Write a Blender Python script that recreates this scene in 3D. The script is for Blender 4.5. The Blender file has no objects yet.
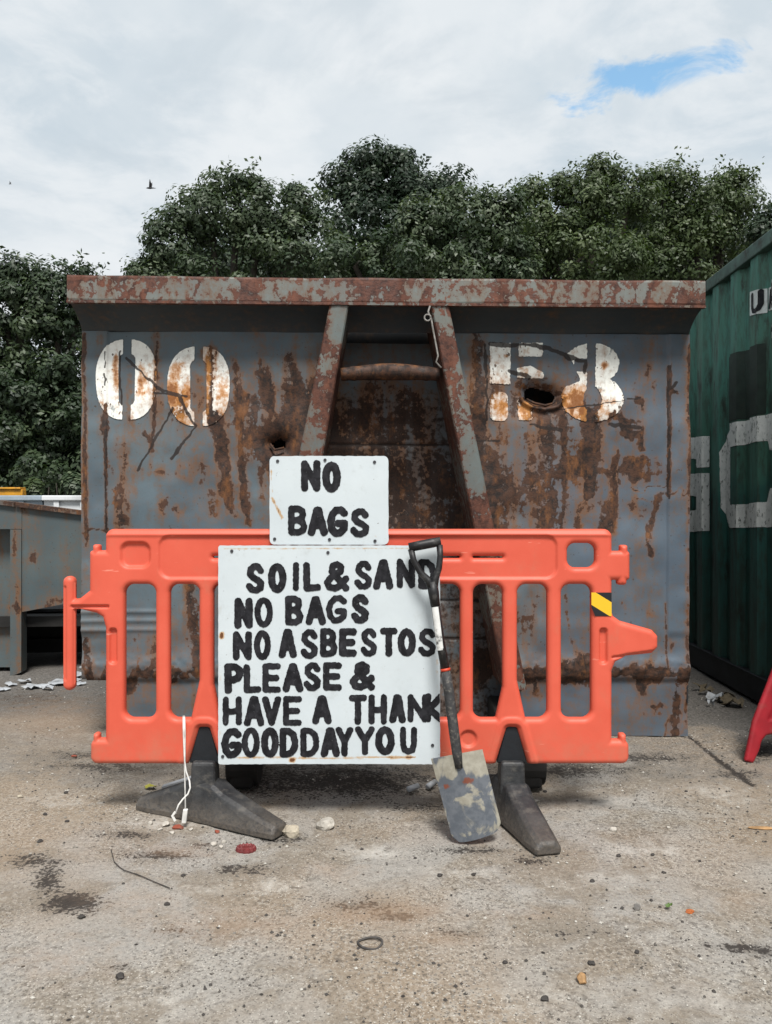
import bpy, bmesh, math, random
import numpy as np
from mathutils import Vector
random.seed(7)
RNG = np.random.default_rng(7)
C = bpy.context.scene.collection
F = 770.0; CX = 386.0; CY = 512.0; H = 1.075      # camera facts: focal length in px, centre, height

# ------------------------------------------------------------------ measuring helpers
def at(px, py, d):
    return ((px-CX)/F*d, d, H+(CY-py)/F*d)
def ground_at(px, py, z=0.0):
    d = (H-z)*F/(py-CY)
    return ((px-CX)/F*d, d, z)

class Plane:
    """vertical plane through p (x,y) along unit direction u; local coordinates (s, z)"""
    def __init__(self, p, u):
        self.p = np.array(p, float); self.u = np.array(u, float)/np.hypot(*u)
        self.n = np.array([self.u[1], -self.u[0]])          # towards the viewer side
        if self.n[1] > 0: self.n = -self.n
    def px(self, x, y):                                      # picture measure -> (s,z)
        x = np.asarray(x, float); y = np.asarray(y, float)
        rx = (x-CX)/F
        t = (self.p@self.n)/(rx*self.n[0]+self.n[1])
        s = (rx*t-self.p[0])*self.u[0]+(t-self.p[1])*self.u[1]
        return s, H+(CY-y)/F*t
    def w(self, s, z, out=0.0):                              # (s,z,out) -> world
        s = np.asarray(s, float); z = np.asarray(z, float)+0*s; out = np.asarray(out, float)+0*s
        X = self.p[0]+s*self.u[0]+out*self.n[0]; Y = self.p[1]+s*self.u[1]+out*self.n[1]
        return np.stack([X, Y, z], -1)
def proj(P):
    P = np.asarray(P)
    return CX+P[..., 0]/P[..., 1]*F, CY-(P[..., 2]-H)/P[..., 1]*F

# ------------------------------------------------------------------ numpy noise
def vnoise(x, y, seed=0):
    r = np.random.default_rng(seed).random((256, 256))
    xi = np.floor(x).astype(int); yi = np.floor(y).astype(int)
    fx = x-xi; fy = y-yi
    fx = fx*fx*(3-2*fx); fy = fy*fy*(3-2*fy)
    g = lambda a, b: r[a % 256, b % 256]
    return (g(xi, yi)*(1-fx)+g(xi+1, yi)*fx)*(1-fy)+(g(xi, yi+1)*(1-fx)+g(xi+1, yi+1)*fx)*fy
def fbm(x, y, seed=0, o=4):
    v = 0; a = .5; t = 0
    for i in range(o):
        v = v+a*vnoise(x*2**i, y*2**i, seed+i); t += a; a *= .55
    return v/t
def sstep(a, b, x):
    t = np.clip((x-a)/(b-a), 0, 1)
    return t*t*(3-2*t)

# ------------------------------------------------------------------ object helpers
def root_of(o):
    while o.parent: o = o.parent
    return o
def thing(name, label, cat, base, group=None):
    o = bpy.data.objects.new(name, None); C.objects.link(o)
    o.location = base; o.empty_display_size = .1
    o['label'] = label; o['category'] = cat
    if group: o['group'] = group
    return o
def part(name, verts, faces, mat, parent=None, smooth=False, attrs=None, base=None, label=None, cat=None, group=None, kind=None):
    verts = np.asarray(verts, float).reshape(-1, 3)
    if parent is not None: off = np.array(root_of(parent).location)
    elif base is not None: off = np.array(base)
    else: off = np.zeros(3)
    me = bpy.data.meshes.new(name)
    me.from_pydata((verts-off).tolist(), [], [tuple(int(i) for i in f) for f in faces])
    if attrs:
        for k, v in attrs.items():
            a = me.attributes.new(k, 'FLOAT', 'POINT'); a.data.foreach_set('value', np.asarray(v, np.float32))
    if smooth: me.polygons.foreach_set('use_smooth', [True]*len(me.polygons))
    if mat: me.materials.append(mat)
    me.update()
    o = bpy.data.objects.new(name, me); C.objects.link(o)
    if parent is not None: o.parent = parent
    elif base is not None: o.location = base
    if label: o['label'] = label
    if cat: o['category'] = cat
    if group: o['group'] = group
    if kind: o['kind'] = kind
    return o
def bevel(o, w, seg=2):
    m = o.modifiers.new('bevel', 'BEVEL'); m.width = w; m.segments = seg; m.limit_method = 'ANGLE'; m.angle_limit = .6
    return o
class MB:
    def __init__(self): self.v = []; self.f = []
    def add(self, v, f):
        n = len(self.v); self.v += [tuple(p) for p in v]; self.f += [tuple(i+n for i in q) for q in f]
    def hexa(self, a):           # 8 points: 4 front ring, 4 back ring
        self.add(a, [(0, 1, 2, 3), (7, 6, 5, 4), (0, 4, 5, 1), (1, 5, 6, 2), (2, 6, 7, 3), (3, 7, 4, 0)])
    def box(self, x0, x1, y0, y1, z0, z1):
        self.hexa([(x0, y0, z0), (x1, y0, z0), (x1, y0, z1), (x0, y0, z1), (x0, y1, z0), (x1, y1, z0), (x1, y1, z1), (x0, y1, z1)])
    def pbox(self, P, s0, s1, z0, z1, o0, o1):   # box in a plane frame
        g = lambda s, z, o: tuple(P.w(s, z, o))
        self.hexa([g(s0, z0, o1), g(s1, z0, o1), g(s1, z1, o1), g(s0, z1, o1), g(s0, z0, o0), g(s1, z0, o0), g(s1, z1, o0), g(s0, z1, o0)])
    def tube(self, pts, rad, n=8, caps=True):
        pts = [Vector(p) for p in pts]
        if not hasattr(rad, '__len__'): rad = [rad]*len(pts)
        up = None; base = len(self.v)
        for i, p in enumerate(pts):
            t = (pts[min(i+1, len(pts)-1)]-pts[max(i-1, 0)]).normalized()
            if up is None:
                up = t.cross(Vector((.31, .2, .93))).normalized()
                if up.length < .1: up = Vector((1, 0, 0))
            up = (up-t*up.dot(t)).normalized(); b = t.cross(up)
            for k in range(n):
                a = 2*math.pi*k/n
                self.v.append(tuple(p+(up*math.cos(a)+b*math.sin(a))*rad[i]))
        for i in range(len(pts)-1):
            for k in range(n):
                self.f.append((base+i*n+k, base+i*n+(k+1) % n, base+(i+1)*n+(k+1) % n, base+(i+1)*n+k))
        if caps:
            self.f.append(tuple(base+k for k in range(n))[::-1]); self.f.append(tuple(base+(len(pts)-1)*n+k for k in range(n)))
    def part(self, name, mat, parent=None, **k):
        return part(name, self.v, self.f, mat, parent, **k)

# ------------------------------------------------------------------ 2-D shapes (signed distance, + inside)
def d_rect(X, Y, x0, y0, x1, y1, r=0):
    cx, cy = (x0+x1)/2, (y0+y1)/2
    qx = abs(X-cx)-(x1-x0)/2+r; qy = abs(Y-cy)-(y1-y0)/2+r
    return r-(np.hypot(np.maximum(qx, 0), np.maximum(qy, 0))+np.minimum(np.maximum(qx, qy), 0))
def d_seg(X, Y, a, b):
    ax, ay = a; bx, by = b
    dx, dy = bx-ax, by-ay
    t = np.clip(((X-ax)*dx+(Y-ay)*dy)/max(dx*dx+dy*dy, 1e-9), 0, 1)
    return np.hypot(X-ax-t*dx, Y-ay-t*dy)
def d_line(X, Y, pts):
    d = d_seg(X, Y, pts[0], pts[1])
    for i in range(1, len(pts)-1): d = np.minimum(d, d_seg(X, Y, pts[i], pts[i+1]))
    return d
def d_poly(X, Y, pts, r=0):
    d = d_line(X, Y, list(pts)+[pts[0]])
    ins = np.zeros(np.shape(X), bool)
    n = len(pts); j = n-1
    for i in range(n):
        xi, yi = pts[i]; xj, yj = pts[j]
        c = ((yi > Y) != (yj > Y)) & (X < (xj-xi)*(Y-yi)/((yj-yi) if yj != yi else 1e-9)+xi)
        ins ^= c; j = i
    return np.where(ins, d, -d)+r
def d_ell(X, Y, cx, cy, rx, ry):
    k = np.hypot((X-cx)/rx, (Y-cy)/ry)
    return (1-k)*min(rx, ry)
def march(field, x0, y0, x1, y1, h):
    """fill field>0 with faces; returns 2-D points, faces, boundary segments, distance at points"""
    nx = int((x1-x0)/h)+2; ny = int((y1-y0)/h)+2
    gx = x0+np.arange(nx)*h; gy = y0+np.arange(ny)*h
    X, Y = np.meshgrid(gx, gy, indexing='ij')
    D = field(X, Y)
    D[0, :] = D[-1, :] = -1; D[:, 0] = D[:, -1] = -1
    I = D > 0
    cell = I[:-1, :-1] | I[1:, :-1] | I[1:, 1:] | I[:-1, 1:]
    pts = []; val = []; idx = {}; faces = []; bnd = []
    def corner(i, j):
        k = (i, j)
        if k not in idx: idx[k] = len(pts); pts.append((gx[i], gy[j])); val.append(D[i, j])
        return idx[k]
    def cross(a, b):
        k = (a, b) if a < b else (b, a)
        if k not in idx:
            (i, j), (m, n) = k
            t = D[i, j]/(D[i, j]-D[m, n]); t = min(max(t, .02), .98)
            idx[k] = len(pts); pts.append((gx[i]+(gx[m]-gx[i])*t, gy[j]+(gy[n]-gy[j])*t)); val.append(0.)
        return idx[k]
    for i, j in zip(*np.nonzero(cell)):
        i = int(i); j = int(j)
        cs = [(i, j), (i+1, j), (i+1, j+1), (i, j+1)]
        f = []; ex = None; segs = []; first_in = None
        for k in range(4):
            a, b = cs[k], cs[(k+1) % 4]
            if I[a]: f.append(corner(*a))
            if I[a] != I[b]:
                c = cross(a, b); f.append(c)
                if I[a]: ex = c
                else:
                    if ex is None: first_in = c
                    else: segs.append((ex, c)); ex = None
        if ex is not None and first_in is not None: segs.append((ex, first_in))
        if len(f) > 2: faces.append(f); bnd += segs
    return np.array(pts).reshape(-1, 2), faces, bnd, np.array(val)

# ------------------------------------------------------------------ materials
class Mat:
    def __init__(s, name):
        s.m = bpy.data.materials.new(name); s.m.use_nodes = True
        s.t = s.m.node_tree; s.b = s.t.nodes['Principled BSDF']; s.out = s.t.nodes['Material Output']
        s._c = None
    def new(s, ty): return s.t.nodes.new(ty)
    def set(s, sock, v):
        if isinstance(v, bpy.types.NodeSocket): s.t.links.new(v, sock)
        elif hasattr(v, '__len__') and len(v) == 3 and sock.type == 'RGBA': sock.default_value = (*v, 1)
        else: sock.default_value = v
    def co(s):
        if s._c is None: s._c = s.new('ShaderNodeTexCoord').outputs['Object']
        return s._c
    def mapping(s, scale, loc=(0, 0, 0), v=None):
        n = s.new('ShaderNodeMapping'); s.set(n.inputs['Vector'], v or s.co())
        n.inputs['Scale'].default_value = scale; n.inputs['Location'].default_value = loc
        return n.outputs[0]
    def noise(s, scale, detail=4, rough=.55, v=None, dist=0):
        n = s.new('ShaderNodeTexNoise'); s.set(n.inputs['Vector'], v or s.co())
        n.inputs['Scale'].default_value = scale; n.inputs['Detail'].default_value = detail
        n.inputs['Roughness'].default_value = rough; n.inputs['Distortion'].default_value = dist
        return n.outputs['Fac']
    def voro(s, scale, v=None, out='Distance', feat='F1'):
        n = s.new('ShaderNodeTexVoronoi'); n.feature = feat; s.set(n.inputs['Vector'], v or s.co())
        n.inputs['Scale'].default_value = scale
        return n.outputs[out]
    def attr(s, name):
        n = s.new('ShaderNodeAttribute'); n.attribute_name = name; return n.outputs['Fac']
    def math(s, op, a, b=0.0, c=None):
        n = s.new('ShaderNodeMath'); n.operation = op
        s.set(n.inputs[0], a); s.set(n.inputs[1], b)
        if c is not None: s.set(n.inputs[2], c)
        return n.outputs[0]
    def rng(s, v, a, b, c=0., d=1.):
        n = s.new('ShaderNodeMapRange'); n.interpolation_type = 'SMOOTHSTEP'
        s.set(n.inputs['Value'], v); n.inputs['From Min'].default_value = a; n.inputs['From Max'].default_value = b
        n.inputs['To Min'].default_value = c; n.inputs['To Max'].default_value = d
        return n.outputs[0]
    def mix(s, f, a, b, mode='MIX'):
        n = s.new('ShaderNodeMix'); n.data_type = 'RGBA'; n.blend_type = mode
        s.set(n.inputs[0], f); s.set(n.inputs[6], a); s.set(n.inputs[7], b)
        return n.outputs[2]
    def bump(s, h, strength=.3, dist=.01, n0=None):
        n = s.new('ShaderNodeBump'); n.inputs['Strength'].default_value = strength; n.inputs['Distance'].default_value = dist
        s.set(n.inputs['Height'], h)
        if n0: s.set(n.inputs['Normal'], n0)
        return n.outputs[0]
    def fin(s, color, rough=.6, normal=None, metal=0., spec=.5):
        s.set(s.b.inputs['Base Color'], color); s.set(s.b.inputs['Roughness'], rough)
        s.set(s.b.inputs['Metallic'], metal); s.b.inputs['Specular IOR Level'].default_value = spec
        if normal: s.set(s.b.inputs['Normal'], normal)
        return s.m

def rusty(name, ca, cb, bias=0.0, red=False, white=None):
    """old steel paint: rust patches come from the vertex attribute 'rust' broken up by noise"""
    m = Mat(name)
    st = m.mapping((1, 1, .33))
    n1 = m.noise(12 if red else 7, 8, .72 if red else .68, m.mapping((1, 1, .55)) if red else st, 1.3 if red else .35); n2 = m.noise(34, 6, .65); n3 = m.noise(2.2, 3, .5); n4 = m.noise(120, 3, .6)
    r = m.attr('rust')
    a = m.math('MULTIPLY_ADD', n1, 2.0, -1.0)
    a = m.math('MULTIPLY_ADD', m.math('SUBTRACT', n2, .5), 2.5 if red else 1.6, a)
    a = m.math('ADD', a, m.math('ADD', r, bias))
    str_ = m.rng(m.noise(11, 5, .6, m.mapping((1.6, 1.6, .10), (3, 0, 9))), .38, .66)
    mask = m.rng(a, .12, .18 if red else .24); halo = m.math('MULTIPLY', m.rng(a, -.42 if white else -.36, .20), m.math('MULTIPLY_ADD', str_, .75, .25)); wash = m.rng(a, -.80, .08)
    paint = m.mix(m.rng(n3, .35, .65), ca, cb)
    if name == 'skip_paint':
        sx = m.new('ShaderNodeSeparateXYZ'); m.set(sx.inputs[0], m.co())
        paint = m.mix(m.rng(m.math('MULTIPLY_ADD', n3, .8, sx.outputs[0]), .75, 1.35, 0, .65), paint, (.078, .102, .138))
    paint = m.mix(m.rng(n1, .3, .8, 0, .35), paint, tuple(c*.62 for c in ca))
    sp = m.rng(m.noise(75, 2, .5), .70, .74)
    paint = m.mix(m.math('MULTIPLY', sp, .8), paint, (.035, .024, .018))
    if white:
        w1 = m.rng(m.noise(26, 6, .7, m.mapping((1, 1, .4), (3, 1, 2))),   .60, .69)
        paint = m.mix(m.rng(n2, .3, .7, 0, .4), white, tuple(c*.74 for c in white))
        paint = m.mix(m.math('MULTIPLY', w1, .8), paint, cb)
        sp2 = m.rng(m.noise(60, 2, .5, m.mapping((1, 1, .6))), .66, .7)
        paint = m.mix(m.math('MULTIPLY', sp2, .9), paint, (.06, .03, .015))
    if red: dk, md, og = (.035, .014, .010), (.098, .038, .024), (.16, .060, .034)
    else: dk, md, og = (.017, .011, .009), (.062, .029, .017), (.18, .074, .025)
    if white: hal = (.34, .13, .025)
    else: hal = og
    rc = m.mix(m.rng(n2, .38, .62), dk, md)
    rc = m.mix(m.rng(m.noise(16, 5, .7, m.mapping((1, 1, .5), (5, 2, 1))), .5, .7, 0, .75), rc, og)
    col = m.mix(m.math('MULTIPLY', m.math('MULTIPLY', wash, m.math('MULTIPLY_ADD', str_, .7, .3)), .55 if red else (.28 if white else .62)), paint, (.125, .068, .032))
    col = m.mix(m.math('MULTIPLY', halo, .85 if white else (.22 if red else .6)), col, hal)
    col = m.mix(mask, col, rc)
    if white:
        oa = m.math('MULTIPLY_ADD', m.math('SUBTRACT', n1, .5), 2.2, m.math('MULTIPLY_ADD', m.math('SUBTRACT', n2, .5), 1.2, m.attr('orange')))
        col = m.mix(m.rng(oa, .25, .75, 0, .85), col, (.46, .20, .050))
        col = m.mix(m.rng(oa, .62, .92, 0, .85), col, (.19, .065, .016))
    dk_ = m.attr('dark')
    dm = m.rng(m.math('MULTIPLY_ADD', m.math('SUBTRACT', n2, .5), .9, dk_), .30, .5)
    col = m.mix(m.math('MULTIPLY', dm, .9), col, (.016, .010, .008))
    h = m.math('MULTIPLY_ADD', mask, -.5, m.math('MULTIPLY', m.math('ADD', n4, n2), m.math('MULTIPLY_ADD', mask, .5, .12)))
    nr = m.bump(h, .5, .006)
    ro = m.math('MULTIPLY_ADD', halo, .3, .55)
    return m.fin(col, ro, nr, spec=.35)

def simple(name, col, rough=.6, var=.25, scale=8, bump=.1, dirt=None, dirt_amt=.4, spec=.4, bscale=60):
    m = Mat(name)
    n = m.noise(scale, 6, .6); n2 = m.noise(bscale, 4, .6)
    c = m.mix(m.rng(n, .3, .7), tuple(x*(1-var) for x in col), tuple(min(1, x*(1+var*.5)) for x in col))
    if dirt: c = m.mix(m.rng(m.noise(scale*1.7, 7, .68, m.mapping((1, 1, 1), (4, 2, 7))), .5, .68, 0, dirt_amt), c, dirt)
    return m.fin(c, rough, m.bump(n2, bump, .004) if bump else None, spec=spec)

# ------------------------------------------------------------------ strokes for the hand-painted lettering
def _ell(n=20, a0=0, a1=360, cx=.5, cy=.5, rx=.5, ry=.5):
    return [(cx+rx*math.cos(math.radians(a0+(a1-a0)*k/n)), cy+ry*math.sin(math.radians(a0+(a1-a0)*k/n))) for k in range(n+1)]
GL = {
 'A': [[(0, 1), (.44, 0), (.56, 0), (1, 1)], [(.22, .68), (.78, .68)]],
 'B': [[(0, 0), (0, 1)], [(0, 0), (.55, 0), (.85, .1), (.9, .25), (.8, .4), (.5, .48), (0, .48)], [(.5, .48), (.88, .58), (1, .75), (.9, .92), (.6, 1), (0, 1)]],
 'D': [[(0, 0), (0, 1)], [(0, 0), (.5, .01), (.85, .16), (1, .45), (.95, .72), (.7, .93), (.4, 1), (0, 1)]],
 'E': [[(1, 0), (0, 0), (0, 1), (1, 1)], [(0, .5), (.88, .5)]],
 'G': [[(1, .14), (.75, 0), (.4, .02), (.12, .2), (0, .5), (.08, .8), (.35, 1), (.7, .97), (1, .8), (1, .58), (.58, .58)]],
 'H': [[(0, 0), (0, 1)], [(1, 0), (1, 1)], [(0, .55), (1, .5)]],
 'I': [[(.5, 0), (.5, 1)]],
 'K': [[(0, 0), (0, 1)], [(1, 0), (.1, .55), (1, 1)]],
 'L': [[(0, 0), (.04, 1), (1, .97)]],
 'N': [[(0, 1), (0, 0), (1, 1), (1, 0)]],
 'O': [_ell()],
 'P': [[(0, 0), (.03, 1)], [(0, 0), (.6, 0), (.95, .12), (1, .3), (.85, .48), (.5, .55), (0, .55)]],
 'S': [[(.92, .17), (.7, .01), (.4, 0), (.12, .12), (.08, .3), (.3, .45), (.7, .57), (.95, .7), (.9, .9), (.6, 1), (.25, .98), (0, .82)]],
 'T': [[(0, 0), (1, 0)], [(.5, 0), (.5, 1)]],
 'U': [[(0, 0), (0, .7), (.15, .93), (.5, 1), (.85, .93), (1, .7), (1, 0)]],
 'V': [[(0, 0), (.5, 1), (1, 0)]],
 'Y': [[(0, 0), (.5, .5), (1, 0)], [(.5, .5), (.5, 1)]],
 '&': [[(1, 1), (.25, .3), (.28, .08), (.5, 0), (.72, .1), (.7, .28), (.2, .55), (0, .75), (.12, .95), (.4, 1), (.68, .9), (1, .6)]],
}
def letters_field(items, th, seed=3, rough=.55):
    def f(X, Y):
        D = np.full(X.shape, -99.)
        wob = (fbm(X*.35, Y*.35, seed, 3)-.5)*1.5*rough+(vnoise(X*.9, Y*.9, seed+9)-.5)*1.0*rough
        for k, (ch, x0, y0, x1, y1) in enumerate(items):
            t = th*(1+.10*math.sin(k*2.3)); h = t/2
            for st in GL[ch]:
                P = [(x0+h+(x1-x0-t)*a, y0+h+(y1-y0-t)*b) for a, b in st]
                D = np.maximum(D, h-d_line(X, Y, P))
        return D+wob
    return f

# ================================================================== MATERIALS
M = {}
M['skip'] = rusty('skip_paint', (.098, .132, .152), (.070, .100, .124))
M['skip_white'] = rusty('numeral_paint', (.105, .135, .15), (.085, .115, .13), white=(.86, .87, .82), bias=-.05)
M['rim'] = rusty('rim_paint', (.155, .175, .165), (.125, .145, .145), bias=.12, red=True)
M['strut'] = rusty('strut_paint', (.14, .16, .15), (.11, .13, .13), bias=.36, red=True)
M['bar'] = rusty('bar_paint', (.15, .13, .11), (.13, .12, .11), bias=.55)
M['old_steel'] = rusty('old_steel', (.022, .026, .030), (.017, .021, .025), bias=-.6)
M['under'] = rusty('overhang_shade_paint', (.034, .043, .049), (.028, .037, .044), bias=-.4)  # skip paint darkened, puts the shade below the rim into the colour
M['grey_skip'] = rusty('grey_skip_paint', (.082, .107, .112), (.062, .084, .092), bias=-.28)
M['dark_steel'] = simple('dark_steel', (.014, .013, .012), .8, .4, 6, .3)

def mk_plastic():
    m = Mat('orange_plastic')
    n = m.noise(5, 5, .6); n2 = m.noise(160, 3, .5)
    c = m.mix(m.rng(n, .3, .7), (.56, .083, .046), (.61, .099, .057))
    g = m.rng(m.noise(9, 8, .72, m.mapping((1, 1, .6), (2, 2, 2))), .52, .74, 0, .38)
    c = m.mix(g, c, (.42, .15, .09))
    sc = m.rng(m.noise(22, 3, .5, m.mapping((.4, 1, 3), (1, 5, 2))), .70, .73, 0, .35)
    c = m.mix(sc, c, (.85, .42, .32))
    z = m.new('ShaderNodeSeparateXYZ'); m.set(z.inputs[0], m.co())
    dz = m.math('MULTIPLY', m.rng(z.outputs[2], .35, .19, 0, 1), m.rng(m.noise(12, 6, .7), .35, .7))
    c = m.mix(m.math('MULTIPLY', dz, .35), c, (.30, .19, .12))
    return m.fin(c, m.math('MULTIPLY_ADD', n, .2, .42), m.bump(n2, .12, .002), spec=.4)
M['orange'] = mk_plastic()
def mk_rubber():
    m = Mat('foot_rubber')
    n = m.noise(9, 7, .65); n2 = m.noise(90, 4, .65)
    c = m.mix(m.rng(n, .35, .65), (.018, .019, .021), (.045, .046, .047))
    c = m.mix(m.rng(m.noise(20, 6, .7, m.mapping((1, 1, 2), (3, 3, 1))), .50, .68, 0, .45), c, (.12, .11, .095))
    z = m.new('ShaderNodeSeparateXYZ'); m.set(z.inputs[0], m.co())
    c = m.mix(m.math('MULTIPLY', m.rng(z.outputs[2], .10, .0), m.rng(n2, .3, .6, .2, .7)), c, (.12, .10, .08))
    return m.fin(c, .5, m.bump(n2, .5, .004), spec=.35)
M['rubber'] = mk_rubber()
def mk_sign():
    m = Mat('sign_white')
    n = m.noise(3, 5, .6); n2 = m.noise(40, 4, .6)
    c = m.mix(m.rng(n, .3, .7), (.48, .53, .555), (.53, .58, .60))
    c = m.mix(m.rng(m.noise(14, 8, .75, m.mapping((1, 1, 1), (1, 2, 3))), .52, .72, 0, .5), c, (.38, .405, .40))
    sp = m.rng(m.noise(85, 2, .5, m.mapping((1, 1, 1), (3, 1, 3))), .73, .76)
    c = m.mix(m.math('MULTIPLY', sp, .7), c, (.12, .10, .09))
    a = m.math('MULTIPLY_ADD', m.math('SUBTRACT', m.noise(30, 6, .7), .5), 1.6, m.attr('rust'))
    c = m.mix(m.rng(a, .25, .7, 0, .85), c, (.42, .25, .10))
    c = m.mix(m.rng(a, .75, .95), c, (.12, .045, .015))
    return m.fin(c, .42, m.bump(n, .12, .02), spec=.45)
M['sign'] = mk_sign()
def mk_ink():
    m = Mat('black_lettering_paint')
    n = m.noise(30, 5, .65); n2 = m.noise(210, 3, .6); n3 = m.noise(60, 6, .7, m.mapping((1, 1, .35)))
    c = m.mix(m.rng(n, .4, .65), (.008, .008, .010), (.022, .022, .026))
    c = m.mix(m.rng(n3, .58, .72, 0, .5), c, (.06, .062, .068))
    c = m.mix(m.rng(n2, .68, .73, 0, .6), c, (.22, .23, .24))
    return m.fin(c, .65, m.bump(n3, .3, .002), spec=.18)
M['ink'] = mk_ink()
M['hole'] = simple('screw_steel', (.04, .04, .045), .4, .3, 60, .1)
def mk_container():
    m = Mat('container_green')
    n = m.noise(2.4, 6, .65, m.mapping((1, 1, .35))); n2 = m.noise(26, 6, .7, m.mapping((1, 1, .2))); n3 = m.noise(50, 5, .6)
    c = m.mix(m.rng(n, .38, .62), (.058, .195, .155), (.058, .155, .112))
    # old repaint: the lower half of the wall is a bluer green with a wavy edge
    z = m.new('ShaderNodeSeparateXYZ'); m.set(z.inputs[0], m.co())
    lo = m.rng(m.math('MULTIPLY_ADD', m.noise(3, 4, .6), .5, z.outputs[2]), 1.55, 1.4)
    c = m.mix(m.math('MULTIPLY', lo, .8), c, (.024, .108, .096))
    c = m.mix(m.rng(n2, .44, .64, 0, .65), c, (.045, .058, .042))
    c = m.mix(m.rng(m.noise(11, 8, .72, m.mapping((1, 1, .3), (2, 5, 1))), .52, .68, 0, .85), c, (.024, .024, .017))
    # road grime splashed up from the yard
    gr = m.rng(m.math('MULTIPLY_ADD', n2, .9, m.math('MULTIPLY', z.outputs[2], -1.0)), -.75, .15)
    c = m.mix(m.math('MULTIPLY', gr, .5), c, (.020, .028, .022))
    c = m.mix(m.rng(n3, .70, .76, 0, .8), c, (.06, .028, .014))
    return m.fin(c, .6, m.bump(n3, .15, .004), spec=.35)
M['container'] = mk_container()
M['container_rail'] = simple('container_rail', (.07, .125, .105), .65, .4, 9, .2, (.03, .022, .016), .8)
M['container_sill'] = simple('container_sill', (.007, .009, .012), .7, .4, 9, .2)
M['container_dark'] = simple('container_dark_patch', (.018, .034, .026), .7, .35, 14, .15, (.03, .035, .025), .5)
def mk_worn_white():
    m = Mat('worn_white')
    n = m.noise(45, 6, .75, m.mapping((1, 1, .45))); n2 = m.noise(14, 5, .7)
    c = m.mix(m.rng(n2, .35, .65), (.84, .86, .83), (.70, .73, .70))
    c = m.mix(m.rng(n, .54, .64, 0, .9), c, (.05, .07, .055))
    return m.fin(c, .65, spec=.3)
M['worn_white'] = mk_worn_white()
M['decal_white'] = simple('decal_white', (.62, .66, .64), .5, .2, 20, .0, (.3, .3, .27), .5)
M['red'] = simple('red_plastic', (.30, .014, .022), .45, .25, 8, .08, (.2, .05, .04), .4)
M['shaft'] = simple('shovel_shaft_black', (.009, .009, .010), .5, .4, 20, .1, (.09, .085, .08), .5)
M['grip'] = simple('shovel_lower_shaft', (.032, .032, .033), .7, .4, 40, .4, (.17, .155, .13), .6)
M['ringred'] = simple('red_ring', (.5, .05, .02), .5, .2)
M['label_white'] = simple('worn_white_label', (.60, .60, .58), .5, .2, 20, 0, (.02, .02, .02), 1.0)
def mk_blade():
    m = Mat('shovel_blade')
    n = m.noise(11, 7, .62, m.mapping((1, 1, .8), (6.3, .2, 1.7)), .6); n2 = m.noise(40, 5, .6)
    c = m.mix(m.rng(n2, .35, .65), (.075, .085, .10), (.11, .12, .135))
    z = m.attr('dirt')
    a = m.math('ADD', n, m.math('MULTIPLY', z, .55))
    c = m.mix(m.rng(a, .54, .62, 0, .9), c, m.mix(m.rng(n2, .3, .7), (.24, .22, .17), (.33, .31, .25)))
    r = m.math('MULTIPLY_ADD', m.math('SUBTRACT', n2, .5), 1.4, m.attr('rust'))
    c = m.mix(m.rng(r, .4, .6), c, (.15, .045, .025))
    return m.fin(c, .55, m.bump(a, .3, .003), spec=.5, metal=.15)
M['blade'] = mk_blade()
M['cord'] = simple('white_cord', (.62, .61, .58), .5, .2, 30, 0)
M['rope'] = simple('dirty_rope', (.24, .23, .215), .8, .4, 60, .2, (.10, .08, .06), .7)
M['white_bin'] = simple('white_bin_paint', (.60, .62, .63), .55, .15, 3, .05, (.3, .3, .3), .4)
M['bluegrey_bin'] = simple('bluegrey_bin_paint', (.30, .36, .41), .55, .2, 3, .05, (.15, .17, .18), .5)
M['yellow'] = simple('machine_yellow', (.55, .26, .02), .5, .2, 5, .05, (.2, .1, .03), .5)
M['bark'] = simple('bark', (.05, .042, .033), .9, .4, 6, .6, (.09, .09, .07), .5)
M['bird'] = simple('bird_feathers', (.012, .012, .014), .7, .3)
def mk_stone(name, col, dirt=(.12, .10, .08)):
    return simple(name, col, .85, .3, 25, .5, dirt, .55, bscale=90)
M['stone_pale'] = mk_stone('pale_stone', (.44, .41, .36)); M['stone_buff'] = mk_stone('buff_stone', (.40, .35, .27))
M['stone_grey'] = mk_stone('grey_stone', (.15, .14, .13)); M['brick'] = mk_stone('brick', (.24, .055, .03))
M['stone_dark'] = mk_stone('dark_stone', (.04, .036, .032), (.06, .05, .05))
M['red_disc'] = simple('dark_red_rubber', (.13, .018, .018), .6, .3, 40, .3)
M['wood'] = simple('wood_chip', (.34, .2, .09), .8, .4, 30, .3)
M['litter'] = simple('torn_white_plastic', (.36, .38, .40), .5, .25, 14, .1, (.2, .19, .17), .6)
M['leaf_yellow'] = simple('yellow_leaf', (.32, .30, .04), .6, .3, 30, .1)
M['leaf_green'] = simple('green_leaf', (.08, .14, .03), .6, .3, 30, .1)
M['leaf_dead'] = simple('dead_leaf', (.12, .095, .06), .8, .4, 30, .2)
M['orange_bit'] = simple('orange_shard', (.36, .10, .025), .6, .3, 30, .1)
M['black_rubber'] = simple('black_ring_rubber', (.055, .05, .046), .8, .4, 40, .3)
def mk_tape():
    m = Mat('hazard_tape')
    sx = m.new('ShaderNodeSeparateXYZ'); m.set(sx.inputs[0], m.co())
    t = m.math('MULTIPLY_ADD', sx.outputs[0], .62, sx.outputs[2])        # diagonal bands
    f = m.math('FRACT', m.math('MULTIPLY_ADD', t, 1/.105, .525))
    c = m.mix(m.rng(f, .49, .51), (.012, .013, .016), (.72, .43, .02))
    sc = m.rng(m.noise(40, 3, .5, m.mapping((1, 1, .3))), .66, .7, 0, .6)
    return m.fin(m.mix(sc, c, (.16, .15, .13)), .4, spec=.4)
M['tape'] = mk_tape()
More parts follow.
